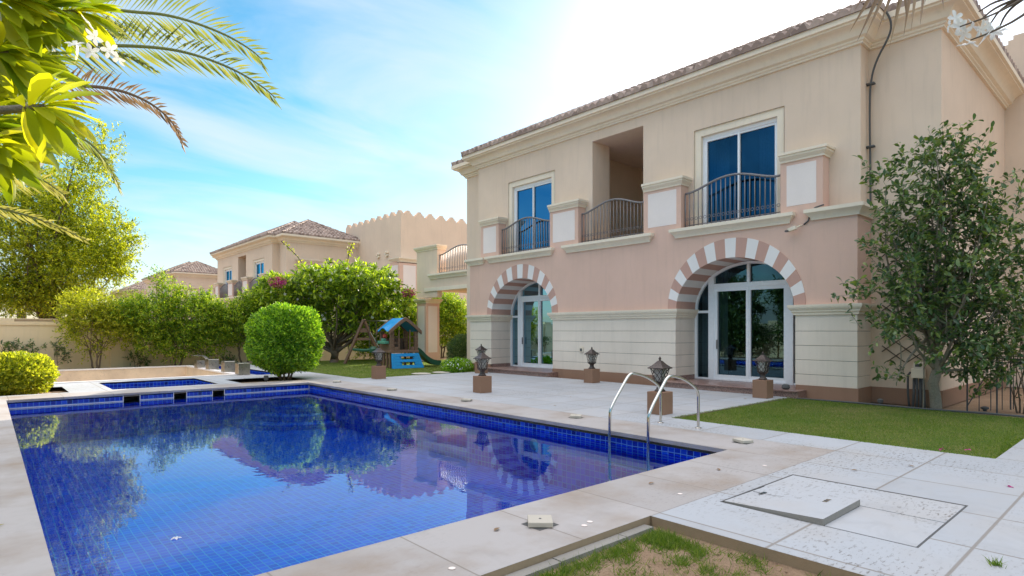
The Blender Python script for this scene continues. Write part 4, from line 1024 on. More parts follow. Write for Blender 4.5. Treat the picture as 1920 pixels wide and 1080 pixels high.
c=MB(); c.bar(ap+Vector((0,0,.05)),f2,.15,.12); wp_('swing_leg',c,'pbrown',bevel=.03)
c=MB(); c.bar(ap.lerp(f1,.42),ap.lerp(f2,.42),.09,.12); c.bar(ap.lerp(f1,.22),ap.lerp(f2,.22),.07,.2); wp_('cross_brace',c,'pbrown')
c=MB(); c.tube([ap,hb],.028,8); wp_('swing_beam',c,'brushed',smooth=True)
bd=(hb-ap).normalized(); s0=ap+bd*.7; 
c=MB(); 
for q in (.55,1.2): a=ap+bd*q; c.tube([a,(a.x,a.y,.55)],.012,5)
wp_('swing_rope',c,'groove')
c=MB(); c.tube([ap,ap.lerp(f2,.45)+Vector((.1,-.1,0)),f2+Vector((.05,-.1,.35))],.012,5); wp_('white_rope',c,'upvc')
c=MB(); q0=Vector(W(662,655,26.4)); q1=Vector(W(700,656,25.9)); c.tube([q0,q0.lerp(q1,.5)-Vector((0,0,.04)),q1],[.05,.07,.07],8); c.lathe((q1.x,q1.y,q1.z-.1),[(.06,-.05),(.16,0),(.17,.14),(.1,.25)],10); wp_('swing_seat',c,'pgreen',smooth='auto')
# stepping stones in the far lawn
for i,(x,y,a) in enumerate(((11.3,17.45,.4),(12.2,17.5,.1))):
    c=MB(); c.lathe((x,y,-.02),[(.34,0),(.36,.03),(.3,.042)],8,rot=a); tag(build('stepping_stone',c,M['lidstone'],loc=(x,y,-.02)),['left','right'][i]+' flat stepping stone at the edge of the far lawn by the white flowers','paving stone')
# ------------------------------------------------------------------ plants
def E_(px,py,d,rx,rz,ry=None): x,y,z=W(px,py,d); return (x,y,z,rx,ry or rx,rz)
def EY(px,py,Y,rx,rz,ry=None):
    return E_(px,py,Y/(-(px-960)/FOC*ST+CT),rx,rz,ry)
def bush(name,label,c,rx,rz,n,L,Wd,mat,p=2.4,group=None,zmin=.0,fl=None,shell=.80,stems=5,rr=.02):
    t=thing(name,label,'bush',(c[0],c[1],-.1),group); u=unit(n)
    k=(np.abs(u)**p).sum(1)**(-1/p); r=np.where(rng.random(n)<.72,shell+(1.02-shell)*rng.random(n),rng.random(n)**.5*shell)
    lump=1+.045*np.sin(u[:,0]*7+c[0])*np.sin(u[:,1]*6)+.03*np.sin(u[:,2]*9+2*u[:,0])+.02*np.sin(u[:,0]*17+u[:,2]*13)
    P=np.array(c)+u*k[:,None]*r[:,None]*lump[:,None]*np.array([rx,rx,rz]); m=P[:,2]>zmin; P=P[m];u=u[m]
    D=nrm(u+unit(len(P))*.9+np.array([0,0,.35])); N=nrm(u+unit(len(P))*.6)
    V,F=leaves_np(P,D,N,L*(.6+.8*rng.random(len(P))),Wd*(.7+.6*rng.random(len(P))),.3)
    build_np('foliage',V,F,M[mat],t)
    s=MB()
    for k in range(stems):
        a=2*PI*k/stems; limb(s,(c[0]+.12*math.cos(a),c[1]+.12*math.sin(a),-.12),(c[0]+rx*.6*math.cos(a),c[1]+rx*.6*math.sin(a),c[2]+rz*.2),rr,.006,6,.05,6)
    build('stems',s,M['bark'],t,smooth=True)
    if fl:
        nf,sz,fm=fl; u=unit(nf*3); u=u[u[:,2]>-.1][:nf]; build_np('blossom',*flower_np(np.array(c)+u*np.array([rx,rx,rz])*1.03,u,sz),M[fm],t)
    return t
bush('clipped_bush','large clipped round green bush growing in the bed at the far pool corner',(6.98,18.5,1.22),1.03,1.02,36000,.095,.042,'leaf_ball',2.6,zmin=.16,stems=9,rr=.035)
bush('golden_bush','small rounded golden-green bush at the far left corner of the pool',(.55,18.8,.42),.74,.50,12000,.085,.045,'leaf_yel',2.2,zmin=-.05)
bush('dark_bush','dark green clipped bush between the porch pillar and the villa corner',(15.55,20.6,.62),.72,.68,14000,.06,.03,'leaf_dark',2.2,zmin=-.1)
t=bush('flower_bush','low bush of white flowers beside the far terrace corner lantern',(12.75,17.45,.14),.42,.28,5000,.06,.025,'leaf_ball',2,zmin=-.1,fl=(70,.035,'petal'))
bush('flower_bush','low white flowering bush next to the left end of the villa base',(13.4,18.2,.14),.62,.30,6500,.06,.025,'leaf_ball',2,zmin=-.1,fl=(90,.035,'petal'))
t0=thing('garden_spot','small dark garden spotlight under the large clipped round bush','spotlight',(6.2,17.95,-.1)); c=MB(); c.lathe((6.2,17.95,-.1),[(.02,0),(.02,.12),(.06,.14),(.07,.26),(.05,.27)],10); build('lamp_head',c,M['groove'],t0)
# far hedge shrubs along the wall
GH='shrubs along the far garden wall'
tree('hedge_shrub','sunlit yellow-green loose shrub at the left end of the far hedge','shrub',(3.3,28.9,-.1),1.0,.04,[EY(165,580,28.9,.95,.7,.7),EY(215,598,28.9,.9,.6,.6),EY(138,625,29.0,.35,.4,.3),EY(235,620,28.8,.7,.6,.5),EY(190,600,28.8,.8,.7,.6),EY(170,650,28.9,.5,.3,.3),EY(130,600,29.2,.4,.5,.3)],1300,.35,12,.10,.045,'leaf_yel',nl=16,stems=3,group=GH,ntwig=200,bias=.7)  # yellow leaf colour stands in for sunlight on this hedge shrub
tree('hedge_shrub','broad bright green shrub in the middle of the far hedge with a tall leader','shrub',(6.2,28.9,-.1),1.1,.05,[EY(285,595,28.8,1.15,.9,.8),EY(365,598,28.8,1.25,.95,.8),EY(322,555,28.8,.35,.65,.35),EY(240,590,28.8,.7,.6,.6),EY(405,595,28.8,.7,.75,.5),EY(335,645,28.6,.8,.6,.4),EY(395,640,28.6,.8,.6,.4),EY(280,640,28.6,.6,.5,.4),EY(300,528,28.9,.18,.5,.18),EY(388,565,28.9,.25,.45,.25),EY(352,560,28.9,.28,.4,.25)],3300,.33,12,.10,.045,'leaf_hedge',nl=26,stems=4,group=GH,ntwig=300)
tree('hedge_shrub','darker green shrub between the hedge and the frangipani tree','shrub',(9.0,28.8,-.1),1.0,.05,[EY(455,602,28.8,1.1,1.0,.8),EY(480,585,28.8,.8,.8,.6),EY(430,615,28.6,.8,.7,.6),EY(470,565,28.8,.4,.5,.3)],1700,.33,12,.10,.045,'leaf_hedge',nl=20,stems=3,group=GH,ntwig=200)
tree('hedge_shrub','dark hedge shrub behind the swing and playhouse','shrub',(16.3,29.2,-.1),.9,.05,[E_(700,630,31,1.4,1.1,.7),E_(745,610,31.2,1.5,1.2,.7),E_(780,620,31.3,1.0,1.1,.6),E_(760,580,31,.8,.6,.5)],2600,.36,12,.12,.05,'leaf_hedge',nl=20,stems=3,group=GH,ntwig=100)
tree('hedge_shrub','leafy shrub seen through the open porch right of the pillar','shrub',(20.0,28.8,-.1),1.1,.05,[E_(850,605,34.5,1.3,1.4,.8),E_(835,580,34.5,.9,.9,.6),E_(868,640,34.5,.6,.9,.5)],1800,.4,12,.13,.055,'leaf_hedge',nl=18,stems=5,group=GH,ntwig=160,bias=.6)
for i,(px,py,lab) in enumerate(((10,655,'sparse low plant at the foot of the wall near the left edge'),(45,650,'sparse low plant on the wall behind the golden bush'),(105,655,'sparse low plant right of the golden bush'),(255,668,'low leafy plant at the wall under the broad hedge shrub'),(425,675,'low leafy plant behind the steel cubes'))):
    x,y,z=EY(px,py,29.55,1,1)[:3]
    tree('wall_plant',lab,'plant',(x,y,-.1),z*.5,.012,[(x,y,z,.32,.25,.22),(x+.3,y,z-.2,.2,.2,.2)],34,.22,7,.12,.05,'leaf_dark',nl=7,stems=2,ntwig=34,group='low plants along the foot of the far wall',bias=.9)
# big flowering frangipani
tree('frangipani_tree','wide frangipani tree with white blossoms and dark gnarled trunk by the far wall','tree',(*W(625,679,28.3)[:2],-.1),1.0,.17,
  [E_(545,565,28,1.5,1.0,1.3),E_(610,535,28,1.7,.85,1.4),E_(680,535,28,1.7,.9,1.4),E_(725,565,28.5,1.1,.8,1),E_(515,545,28,.8,.6,.8),E_(590,600,28,1.4,.6,1),E_(690,600,28.5,1.4,.7,1),E_(640,560,28.6,1.7,1.0,1.0)],1500,.30,12,.25,.085,'leaf_plum',nl=34,big=True,bias=.3,ntwig=300,twig_r=.014,limb_r=.075,flowers=(200,.09,'petal'),zmin=1.5)
def bou(label,pts,cpx,py,d,r,n,base):
    t=thing('bougainvillea',label,'shrub',base); V,F,P0,D,TL=foliage([E_(cpx,py,d,r,r*.7)],n,.2,6,.08,.05,bias=.8); s=MB(); P=[Vector(base)]+[Vector(W(*q)) for q in pts]
    s.tube(smoothpts([tuple(v) for v in P],2),[.02]*len(smoothpts([tuple(v) for v in P],2)),5); build('stems',s,M['twig'],t)
    P1,u=in_ell(n*5,[E_(cpx,py,d,r,r*.6)],.7); build_np('bracts',*leaves_np(P1,unit(len(P1)),unit(len(P1)),.085,.07),M['pinkpetal'],t)
    build_np('foliage',V,F,M['leaf_hedge'],t)
    sh=[]
    for a,b in zip(P[1:-1],P[2:]):
        for k in range(26): sh.append(a.lerp(b,rng.random())+Vector(rng.normal(size=3))*.05)
    if sh: P2=np.array([v[:] for v in sh]); build_np('shoot_leaves',*leaves_np(P2,unit(len(P2)),unit(len(P2)),.12,.07),M['leaf_yel'],t)
x,y,_=W(520,679,28.8); bou('bougainvillea with pink bracts left of the frangipani crown',[(524,600,27.6),(520,540,26.8)],520,529,26.3,.42,130,(x,y,-.1))
x,y,_=W(765,679,30.5); bou('bougainvillea with pink bracts beside the porch pillar',[(764,600,30),(763,560,28.2)],765,550,27.4,.3,90,(x,y,-.1))
x,y,_=W(600,679,29); bou('long arching bougainvillea shoots rising above the frangipani toward the neighbouring villa',[(590,560,28.6),(575,505,28),(556,478,28),(527,452,28)],560,500,28.0,.15,4,(x,y,-.1))
x,y,_=W(655,679,29); bou('single upright bougainvillea shoot above the right of the frangipani crown',[(650,560,28.6),(650,500,28),(655,470,28),(662,455,28)],652,500,28.0,.1,3,(x,y,-.1))
# large feathery tree beyond the wall
tree('shade_tree','large feathery yellow-green tree standing behind the wall on the left','tree',(*W(95,640,27)[:2],-.1),2.2,.24,
  [E_(70,450,26,2.6,1.7,2),E_(150,500,26,1.6,1.0,1.6),E_(205,440,26,.85,1.0,1),E_(222,478,26,.6,.8,.8),E_(60,560,26,2.0,.6,1.4),E_(130,390,26,1.5,1.2,1.3),E_(40,350,26,1.6,1.3,1.4),E_(165,320,26,.8,.9,.8),E_(195,270,26,.45,.7,.5),E_(215,500,26,.7,.45,.7),E_(30,540,26,1.8,.8,1.4),E_(100,560,26.5,1.7,.5,1)],5000,.55,15,.14,.055,'leaf_tree',nl=44,bias=.5,ntwig=500,twig_r=.008,limb_r=.09)
# trees behind the camera's left wall, seen in the glass of the doors
for i,(x,y,h) in enumerate(((-6.3,13.5,5.0),(-6.0,5.0,4.2),(-6.8,-3.5,5.5),(-6.4,-10,4.5),(-6.5,20,5.5),(-6.5,26,5.2))):
    tree('shade_tree',['broad tree beyond the left wall opposite the arches','low tree beyond the left wall beside the camera','tall tree beyond the left wall behind the camera','farthest tree behind the camera by the left wall','tree beyond the left wall opposite the spa','tree beyond the left wall opposite the sunken pit'][i],'tree',(x,y,-.1),h*.35,.15,[(x,y,h*.6,1.7,2.6,h*.28),(x+.3,y+1,h*.75,1.2,1.8,h*.2)],1100,.5,11,.24,.11,'leaf_dark',nl=12,ntwig=60)  # dark leaf colour stands in for the villa's shadow on these trees
for i in range(6):
    x,y=-3.7,-8+i*5.2
    tree('hedge_shrub',['shrub before the left wall, sixth from the far end','shrub before the left wall, fifth from the far end','shrub before the left wall, fourth from the far end','shrub before the left wall, third from the far end','shrub before the left wall, second from the far end','shrub before the left wall nearest the far end'][i],'shrub',(x,y,-.1),.7,.04,[(x,y,1.3,.6,2.3,.95),(x-.3,y+1,2.2,.6,1.2,.7)],900,.4,11,.17,.08,'leaf_dark',nl=10,ntwig=50,stems=2,group='shrubs along the left garden wall')  # shade from the villa is put into the dark leaf colour
# citrus-like tree against the near villa wall
tx,ty=13.76,3.09; DD=11.3
CE=[(1775,285,.55,.42),(1722,298,.40,.26),(1825,335,.42,.36),(1700,390,.50,.42),(1770,390,.72,.6),(1845,430,.55,.5),(1705,470,.58,.36),(1790,500,.85,.6),(1885,480,.5,.5),(1870,560,.7,.55),(1740,550,.66,.38),(1665,540,.42,.13),(1600,530,.32,.07),(1680,590,.36,.12),(1800,625,.85,.38),(1885,650,.55,.45),(1655,600,.42,.08),(1785,243,.22,.18),(1700,690,.32,.06),(1835,690,.45,.12),(1892,380,.22,.2),(1650,325,.20,.2),(1648,430,.2,.12)]
tree('citrus_tree','dark leafy tree with a slim pale trunk in front of the villa trellis','tree',(tx,ty,-.1),1.75,.085,
  [E_(px,py+20,DD-.25,rx,rz,min(rx,.62)) for px,py,rx,rz in CE],800,.38,13,.115,.055,'leaf_dark','barkpale',nl=60,bias=.62,big=True,ntwig=1200,twig_r=.005,limb_r=.035,spread=.85)
c=MB(); c.tube([(13.68,3.28,-.1),(13.68,3.26,1.2),(13.70,3.2,1.9)],.012,6); tag(build('plant_stake',c,M['barkpale'],loc=(13.68,3.28,-.1)),'thin wooden stake standing beside the slim pale tree trunk','stake')
tree('dry_shrub','thin half-bare shrub growing inside the black metal frame','shrub',(15.1,2.0,-.1),.5,.02,[(15.1,2.05,1.35,.45,.45,.9),(15.4,1.9,1.9,.5,.4,.6)],170,.4,5,.09,.045,'leaf_dark',nl=14,stems=4,ntwig=170,twig_r=.005,bias=.7)
ROLL=.5
# ---- palm on the left: fronds arching over the pool
def frond(par,pts,L=.42,nlf=58,mat='leaf_palm',closed=False,w=.024,mb2=None,droop=.35,side_up=.5):
    P=smoothpts([tuple(p) for p in pts],3); P=np.array(P); seg=np.linalg.norm(np.diff(P,axis=0),axis=1); cum=np.concatenate([[0],np.cumsum(seg)])
    t=MB(); t.tube([tuple(p) for p in P],list(np.linspace(.022,.004,len(P))),6); build('rachis',t,M['leaf_dry' if mat=='leaf_dry' else 'leaf_palm'],par,smooth=True)
    B=[];D=[];N=[];LL=[]
    for k in range(nlf):
        for s in (-1,1):
            q=(.06+.94*(k+.5*(s>0))/nlf); z=q*cum[-1]; i=min(np.searchsorted(cum,z,side='right')-1,len(seg)-1); f=(z-cum[i])/seg[i]
            p=P[i]*(1-f)+P[i+1]*f; T=(P[i+1]-P[i])/seg[i]; S=np.cross(T,[0,0,1.0]); S/=np.linalg.norm(S)+1e-9; U=np.cross(S,T)
            sp=.30 if closed else (.95-.45*q)
            roll=s*(U*math.cos(ROLL)+S*math.sin(ROLL)); d=T*(.80+.35*q)+roll*sp*1.05+U*side_up*.22+np.array([0,0,-droop*.55*rng.random()])+rng.normal(size=3)*.06
            B.append(p);D.append(d);N.append(S+U*.25*s);LL.append(L*(.35+.65*math.sin(PI*min(1,q*.85+.18)))*(.85+.3*rng.random()))
    V,F=leaves_np(np.array(B),np.array(D),np.array(N),np.array(LL),w,.5); build_np('leaflets',V,F,M[mat],par)
PC=(-1.0,8.92,3.75)
t=thing('date_palm','date palm on the left whose arching fronds hang over the pool from outside the frame','palm tree',(-1.3,9.2,-.1))
c=MB(); pts=[(-1.3,9.2,-.15),(-1.35,9.25,1.2),(-1.2,9.1,2.6),(-1.05,8.95,3.7)]; c.tube(smoothpts(pts,2),[.20]*len(smoothpts(pts,2)),10)
for k in range(90):
    z=.1+3.4*k/90; a=k*2.4; c.obox((-1.32+.2*math.cos(a)+.25*(z/3.7)**2,9.22+.2*math.sin(a)-.25*(z/3.7)**2,z),(.05*math.cos(a),.05*math.sin(a),.02),(-.05*math.sin(a),.05*math.cos(a),0),(0,0,.05))
build('trunk',c,M['bark'],t)
FR=[([(120,5,5.9),(240,22,5.75),(320,27,5.6),(415,60,5.5),(470,92,5.45),(492,112,5.4)],.62,84,'leaf_palm',False),
    ([(60,75,5.7),(190,85,5.5),(280,87,5.3),(350,97,5.2),(430,125,5.1),(490,160,5.05),(517,184,5.0)],.50,92,'leaf_palm',False),
    ([(50,60,5.8),(130,80,5.6),(210,96,5.5),(260,112,5.45),(296,136,5.4)],.22,46,'leaf_palm',True),
    ([(20,150,5.6),(135,160,5.4),(215,165,5.2),(280,190,5.1),(325,228,5.05),(344,270,5.0)],.36,84,'leaf_dry',False),
    ([(20,240,6.0),(120,248,5.8),(165,262,5.6),(200,302,5.5),(224,350,5.4)],.46,70,'leaf_palm',False),
    ([(-90,300,6.2),(15,325,5.9),(75,332,5.8),(120,365,5.7)],.46,60,'leaf_palefar',False),
    ([(-90,370,6.2),(0,390,6.0),(90,415,5.8),(165,452,5.7)],.30,44,'leaf_palefar',True),
    ([(-60,90,5.9),(60,60,5.7),(160,45,5.6),(230,60,5.5)],.5,64,'leaf_palm',False),
    ([(-40,200,5.9),(60,215,5.7),(120,222,5.5),(165,240,5.4)],.34,40,'leaf_palm',False)]
for pts,L,n,mt,cl in FR: frond(t,[PC]+[W(*q) for q in pts],L,n,mt,cl,side_up=.15 if cl else .5)
for a in (1.9,2.6,3.3,4.1,4.9): # fronds on the hidden side
    d=Vector((math.cos(a),math.sin(a),0)); c0=Vector(PC); frond(t,[c0,c0+d*.8+Vector((0,0,.7)),c0+d*1.7+Vector((0,0,.7)),c0+d*2.5+Vector((0,0,.0)),c0+d*2.9+Vector((0,0,-.7))],.42,44,'leaf_palm')
# pale palm crowns beyond the wall
for (px,py,d,lab,s) in ((205,560,46,'small pale palm far behind the wall beside the leafy tree',2.6),(40,585,31,'pale drooping palm just above the wall at the left edge',2.6)):
    x,y,z=W(px,py,d); t=thing('date_palm',lab,'palm tree',(x,y,-.1)); c=MB(); c.tube([(x,y,-.2),(x+.05,y,z*.5),(x,y,z)],.2,8); build('trunk',c,M['bark'],t)
    for k in range(13):
        a=k*2.399; e=.25+.75*((k*7)%13)/13; dd=Vector((math.cos(a),math.sin(a),0)); c0=Vector((x,y,z)); frond(t,[c0,c0+dd*s*.35+Vector((0,0,.9*e)),c0+dd*s*.7+Vector((0,0,.8*e-.1)),c0+dd*s*(.95)+Vector((0,0,-.2+.3*e))],.5,28,'leaf_palefar',w=.035)
# ---- near frangipani, leaves hanging in at the top left
t=thing('frangipani_tree','near frangipani tree whose broad sunlit leaves and white flowers fill the top left corner','tree',(-1.2,2.7,-.1))
lb=MB()
def br(pts,r0,r1):
    P=smoothpts([tuple(p) for p in pts],2); lb.tube(P,list(np.linspace(r0,r1,len(P))),8)
root=Vector((-1.2,2.7,-.1)); fork=Vector((-1.0,2.75,1.5))
br([root,(-1.15,2.7,.6),fork],.07,.04)
tips=[(85,200,2.0,(1,.0)),(79,19,2.2,(1,.1)),(15,100,2.15,(1,-.1)),(0,285,2.05,(.75,-.7)),(150,22,2.35,(1,-.1)),(15,-10,2.1,(.8,.3)),(-40,170,2.2,(.8,0)),(40,235,2.2,(.8,-.6)),(60,120,2.3,(1,.2)),(-25,50,2.2,(1,-.1)),(-30,250,2.1,(.9,-.3))]
Vl=[];Fl=[];o=0
Rt=Vector((CT,-ST,0)); Up=Vector((0,0,1)); Fw=Vector((ST,CT,0))
for (px,py,d,(a,b)) in tips:
    tip=Vector(W(px,py,d)); inn=Vector(W(px-150,py+12,d+.05)); br([fork,fork.lerp(inn,.6)+Vector((0,0,.1)),inn,tip],.03,.009)
    dirn=(Rt*a+Up*b).normalized(); n=26
    P=[];D=[];N=[]
    for k in range(n):
        an=2*PI*k*.381; sp=.35+.75*(k/n); perp1=dirn.cross(Fw).normalized(); perp2=Fw*.55
        dd=dirn*(1.05-.65*(k/n))+ (perp1*math.cos(an)+perp2*math.sin(an))*sp*1.2+Vector(rng.normal(size=3))*.12
        P.append(tuple(tip-dirn*.06*(k/n)*1.3)); D.append(tuple(dd)); nn=Up*1.0-Fw*.5+Vector(rng.normal(size=3))*.35; N.append(tuple(nn))
    V,F=leaves6_np(np.array(P),np.array(D),np.array(N),(.135+.075*rng.random(n)),(.040+.014*rng.random(n)),.25); Vl.append(V);Fl.append(F+o);o+=len(V)
build('branches',lb,M['barkpale'],t,smooth=True); build_np('leaves',np.concatenate(Vl),np.concatenate(Fl),M['leaf_near'],t,smooth=True)
def flower(par,c,face,sz,cl=.35):
    c=Vector(c); face=Vector(face).normalized(); S=face.cross(Vector((.2,.1,1))).normalized(); T=face.cross(S); D=[];Nn=[]
    for k in range(5): a=2*PI*k/5+rng.random()*.2; D.append(tuple(S*math.cos(a)+T*math.sin(a)+face*cl)); Nn.append(tuple(face))
    V,F=leaves6_np(np.array([tuple(c)]*5),np.array(D),np.array(Nn),sz,sz*.52,.2); build_np('flower',V,F,M['petal'],par,smooth=True)
for (px,py,d) in ((141,85,2.1),(178,68,2.1),(168,42,2.15),(170,98,2.2),(207,95,2.2),(222,108,2.2),(105,95,2.3),(75,262,2.3),(85,300,2.4),(60,312,2.4),(95,270,2.4),(3,40,2.1)):
    flower(t,W(px,py,d),-Fw+Vector(rng.normal(size=3))*.5,.033)
# ---- right: second frangipani twigs with flowers, and hanging palm leaflets
t=thing('frangipani_tree','frangipani at the top right corner with white flowers and bare twigs','tree',(3.6,-1.1,-.1)); lb=MB()
br([(3.6,-1.1,-.15),(3.65,-1.0,1.2),(3.7,-.7,2.4),W(2030,-60,2.7)],.08,.03)
for pts in ([(2030,-60,2.7),(1930,-10,2.65),(1870,25,2.6),(1800,50,2.6)],[(2030,-60,2.7),(1920,30,2.6),(1860,60,2.6),(1820,75,2.6)],[(2030,-60,2.7),(1930,-5,2.7),(1880,10,2.7),(1850,55,2.75)],[(1930,-10,2.65),(1888,20,2.7),(1870,60,2.75)],[(1930,-10,2.65),(1868,12,2.7),(1838,38,2.75)],[(1930,-10,2.65),(1870,0,2.7),(1835,22,2.75)]): br([W(*q) for q in pts],.008,.0025)
build('branches',lb,M['twig'],t,smooth=True)
for (px,py) in ((1790,35),(1797,50),(1806,62),(1822,50),(1838,55),(1850,48),(1812,85),(1825,78),(1862,62),(1876,60),(1783,45),(1845,68)): flower(t,W(px,py,2.6+.06*rng.random()),-Fw+Vector(rng.normal(size=3))*.7,.040)
t=thing('fan_palm','palm behind the camera whose dry leaflets hang into the top of the picture','palm tree',(4.6,-2.2,-.1)); c=MB()
c.tube([(4.6,-2.2,-.2),(4.65,-2.1,2),(4.6,-2.0,4.3)],[.17,.14,.13],10); build('trunk',c,M['bark'],t)
c=MB(); P=smoothpts([(4.6,-2.0,4.3),(4.4,-.8,4.6),(3.9,.3,4.3),W(1680,-70,3.0),W(1640,-60,3.0)],2); c.tube(P,.014,6); build('rachis',c,M['leaf_dry'],t)
B=[];D=[];LL=[]
for k,(x0,x1,y1) in enumerate(((1665,1592,62),(1672,1606,80),(1690,1645,60),(1680,1622,70),(1700,1667,92),(1712,1694,70),(1720,1708,60),(1735,1725,50),(1690,1700,40),(1650,1602,20),(1745,1733,10),(1755,1770,20),(1705,1680,35),(1640,1590,-20))):
    a=Vector(W(x0,-65,3.0+.05*k%.2)); b=Vector(W(x1,y1,2.95)); B.append(a[:]);D.append((b-a)[:]);LL.append((b-a).length)
build_np('leaflets',*leaves_np(np.array(B),np.array(D),np.tile(np.array((-Fw)[:]),(len(B),1)),np.array(LL),.022,.3),M['leaf_dry'],t)
# ---- small litter
def litter(name,label,cat,loc,pts,mat,L,Wd,n=3):
    P=np.array([loc]*n)+rng.normal(size=(n,3))*.008*np.array([1,1,.2])+np.array([0,0,.008]); D=unit(n)*np.array([1,1,.15]); V,F=leaves6_np(P,D,np.tile([0,0,1.],(n,1))+rng.normal(size=(n,3))*.3,L,Wd,.15)
    tag(build_np(name,V,F,M[mat],None,loc=loc),label,cat)
litter('fallen_bract','magenta bract lying on the white paving at the right edge','petal',(7.33,1.05,0),0,'pinkpetal',.035,.025,4)
litter('fallen_bract','upper magenta bract lying on the near lawn edge','petal',(8.95,1.95,.01),0,'pinkpetal',.035,.025,4)
litter('fallen_bract','lower magenta bract lying on the near lawn edge','petal',(9.15,1.72,.01),0,'pinkpetal',.035,.025,3)
litter('fallen_leaf','pale dry leaf lying on the left pool coping','leaf',(*W(8,985,1.5*FOC/365)[:2],.002),0,'leaf_palefar',.16,.05,1)
litter('fallen_leaf','small brown leaf on the soil beside the kerb','leaf',(3.0,2.1,-.07),0,'leaf_dry',.06,.03,2)
P=Vector(W(330,1010,1.7*FOC/390)); flt=thing('floating_flower','white flower floating on the pool water in the foreground','flower',(P.x,P.y,WL)); flower(flt,(P.x,P.y,WL+.006),(0,0,1),.042,.1)
c=MB(); c.lathe((0,0,0),[(.10,-.01),(.13,0),(.12,.02),(.02,.03)],20)
for i,(y,lab) in enumerate(((7.3,'round underwater lamp on the pool wall left of the ladder'),(11.2,'round underwater lamp on the far half of the right pool wall'))):
    c=MB(); c.lathe((0,0,0),[(.08,-.01),(.10,0),(.09,.02),(.02,.03)],20); o=build('pool_lamp',c,M['plamp'],loc=(0,0,0)); o.location=(PX1+.02,y,-.45); o.rotation_euler=(0,-PI/2,0); tag(o,lab,'pool lamp')
blades('paving_weed',np.stack([4.82+rng.normal(size=60)*.02,.77+rng.normal(size=60)*.02,np.zeros(60)],1),.05,.006,None); bpy.data.objects['paving_weed']['label']='small tuft of grass in a joint of the white paving'; bpy.data.objects['paving_weed']['category']='grass'
first=None
for k,(x,y) in enumerate(((9.6,3.0),(11.0,7.6),(9.9,9.1),(12.2,8.4),(8.4,12.6),(10.4,13.3),(5.9,3.3),(6.9,2.3),(7.6,1.9),(4.9,3.4),(12.4,6.3),(8.4,8.2),(11.8,14.2),(2.9,3.4))):
    if first is None:
        P=np.zeros((1,3)); V,F=leaves6_np(np.array([[0,0,.006]]),np.array([[1,.2,.06]]),np.array([[.1,0,1.]]),.075,.034,.1); first=build_np('dry_leaf',V,F,M['leaf_dry'],None,loc=(0,0,0)); o=first
    else: o=first.copy(); col.objects.link(o)
    o.location=(x,y,.004 if not(8.85<x<13.4 and 1.4<y<5.7) else .01); o.rotation_euler=(0,0,k*1.7); tag(o,'small dry brown leaf lying on the terrace or lawn','leaf','small dry leaves scattered on the terrace')
# ------------------------------------------------------------------ light, sky, camera
SD=Vector((1.0054,.444,.483)).normalized(); EL=math.asin(SD.z); AZ=math.atan2(SD.x,SD.y)
sun=bpy.data.lights.new('sun','SUN'); sun.energy=5.0; sun.angle=R(.5); sun.color=(1,.90,.74); so=bpy.data.objects.new('sun',sun); col.objects.link(so); so.rotation_euler=SD.to_track_quat('Z','Y').to_euler()
wd=bpy.data.worlds.new('World'); scene.world=wd; wd.use_nodes=True; T=wd.node_tree; T.nodes.clear()
def wn(ty,**k):
    n=T.nodes.new(ty)
    for a,v in k.items(): setattr(n,a,v)
    return n
sky=wn('ShaderNodeTexSky',sky_type='NISHITA',sun_disc=False,sun_elevation=EL,sun_rotation=AZ,altitude=0,air_density=1.0,dust_density=SKY_DUST,ozone_density=2.0)
geo=wn('ShaderNodeTexCoord'); sp_=wn('ShaderNodeSeparateXYZ'); T.links.new(geo.outputs['Generated'],sp_.inputs[0])
def mth(op,a,b=0,clamp=False):
    m=wn('ShaderNodeMath',operation=op,use_clamp=clamp)
    for i,v in enumerate((a,b)):
        if hasattr(v,'is_output'): T.links.new(v,m.inputs[i])
        else: m.inputs[i].default_value=v
    return m.outputs[0]
den=mth('ADD',mth('MAXIMUM',sp_.outputs[2],0.0),.22)
cx=wn('ShaderNodeCombineXYZ'); T.links.new(mth('DIVIDE',sp_.outputs[0],den),cx.inputs[0]); T.links.new(mth('DIVIDE',sp_.outputs[1],den),cx.inputs[1])
mp=wn('ShaderNodeMapping'); T.links.new(cx.outputs[0],mp.inputs[0]); mp.inputs['Rotation'].default_value=(0,0,R(25)); mp.inputs['Scale'].default_value=(.75,1.5,1); mp.inputs['Location'].default_value=SKY_LOC
nz=wn('ShaderNodeTexNoise'); T.links.new(mp.outputs[0],nz.inputs['Vector']); nz.inputs['Scale'].default_value=1.5; nz.inputs['Detail'].default_value=7; nz.inputs['Roughness'].default_value=.54; nz.inputs['Distortion'].default_value=.5
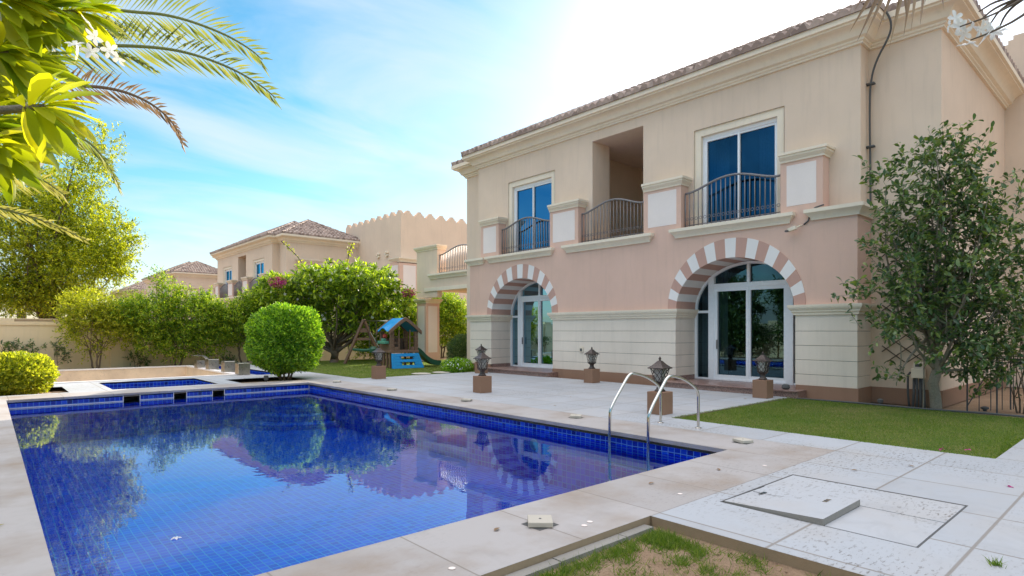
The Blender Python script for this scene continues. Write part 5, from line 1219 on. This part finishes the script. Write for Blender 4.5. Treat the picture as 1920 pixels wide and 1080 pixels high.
rp=wn('ShaderNodeValToRGB'); T.links.new(nz.outputs['Fac'],rp.inputs[0]); e=rp.color_ramp.elements; e[0].position=SKY_R[0]; e[0].color=(0,0,0,1); e[1].position=SKY_R[1]; e[1].color=(SKY_CL,)*3+(1,)
mx=wn('ShaderNodeMix',data_type='RGBA',blend_type='MIX'); T.links.new(rp.outputs[0],mx.inputs[0]); T.links.new(sky.outputs[0],mx.inputs[6]); mx.inputs[7].default_value=SKY_CC
hs=wn('ShaderNodeHueSaturation'); hs.inputs['Saturation'].default_value=SKY_SAT; hs.inputs['Hue'].default_value=SKY_HUE; T.links.new(sky.outputs[0],hs.inputs['Color']); T.links.new(hs.outputs[0],mx.inputs[6])
zr=wn('ShaderNodeMapRange',interpolation_type='SMOOTHSTEP'); T.links.new(sp_.outputs[2],zr.inputs[0]); zr.inputs[1].default_value=.50; zr.inputs[2].default_value=.78; zr.inputs[3].default_value=0; zr.inputs[4].default_value=SKY_FILL  # added bright veil overhead, above the frame, as fill for the shaded facade
zm=wn('ShaderNodeMix',data_type='RGBA',blend_type='MIX'); T.links.new(zr.outputs[0],zm.inputs[0]); T.links.new(mx.outputs[2],zm.inputs[6]); zm.inputs[7].default_value=SKY_FILLCOL
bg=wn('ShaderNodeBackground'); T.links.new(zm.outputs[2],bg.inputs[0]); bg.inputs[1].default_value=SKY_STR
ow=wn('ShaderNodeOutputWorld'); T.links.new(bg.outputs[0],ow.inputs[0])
cam=bpy.data.cameras.new('camera'); co=bpy.data.objects.new('camera',cam); col.objects.link(co); scene.camera=co
cam.sensor_width=36; cam.lens=36*FOC/1920; cam.shift_y=80/1920; cam.clip_end=3000; cam.clip_start=.05
co.location=(0,0,EYE); co.rotation_euler=(PI/2,0,-TH)
scene.view_settings.view_transform='Standard'; scene.view_settings.look='None'; scene.view_settings.exposure=EXPO; scene.view_settings.gamma=1
scene.cycles.max_bounces=10; scene.cycles.transparent_max_bounces=12; scene.cycles.diffuse_bounces=4; scene.cycles.glossy_bounces=4
try: scene.cycles.caustics_reflective=False
except Exception: pass
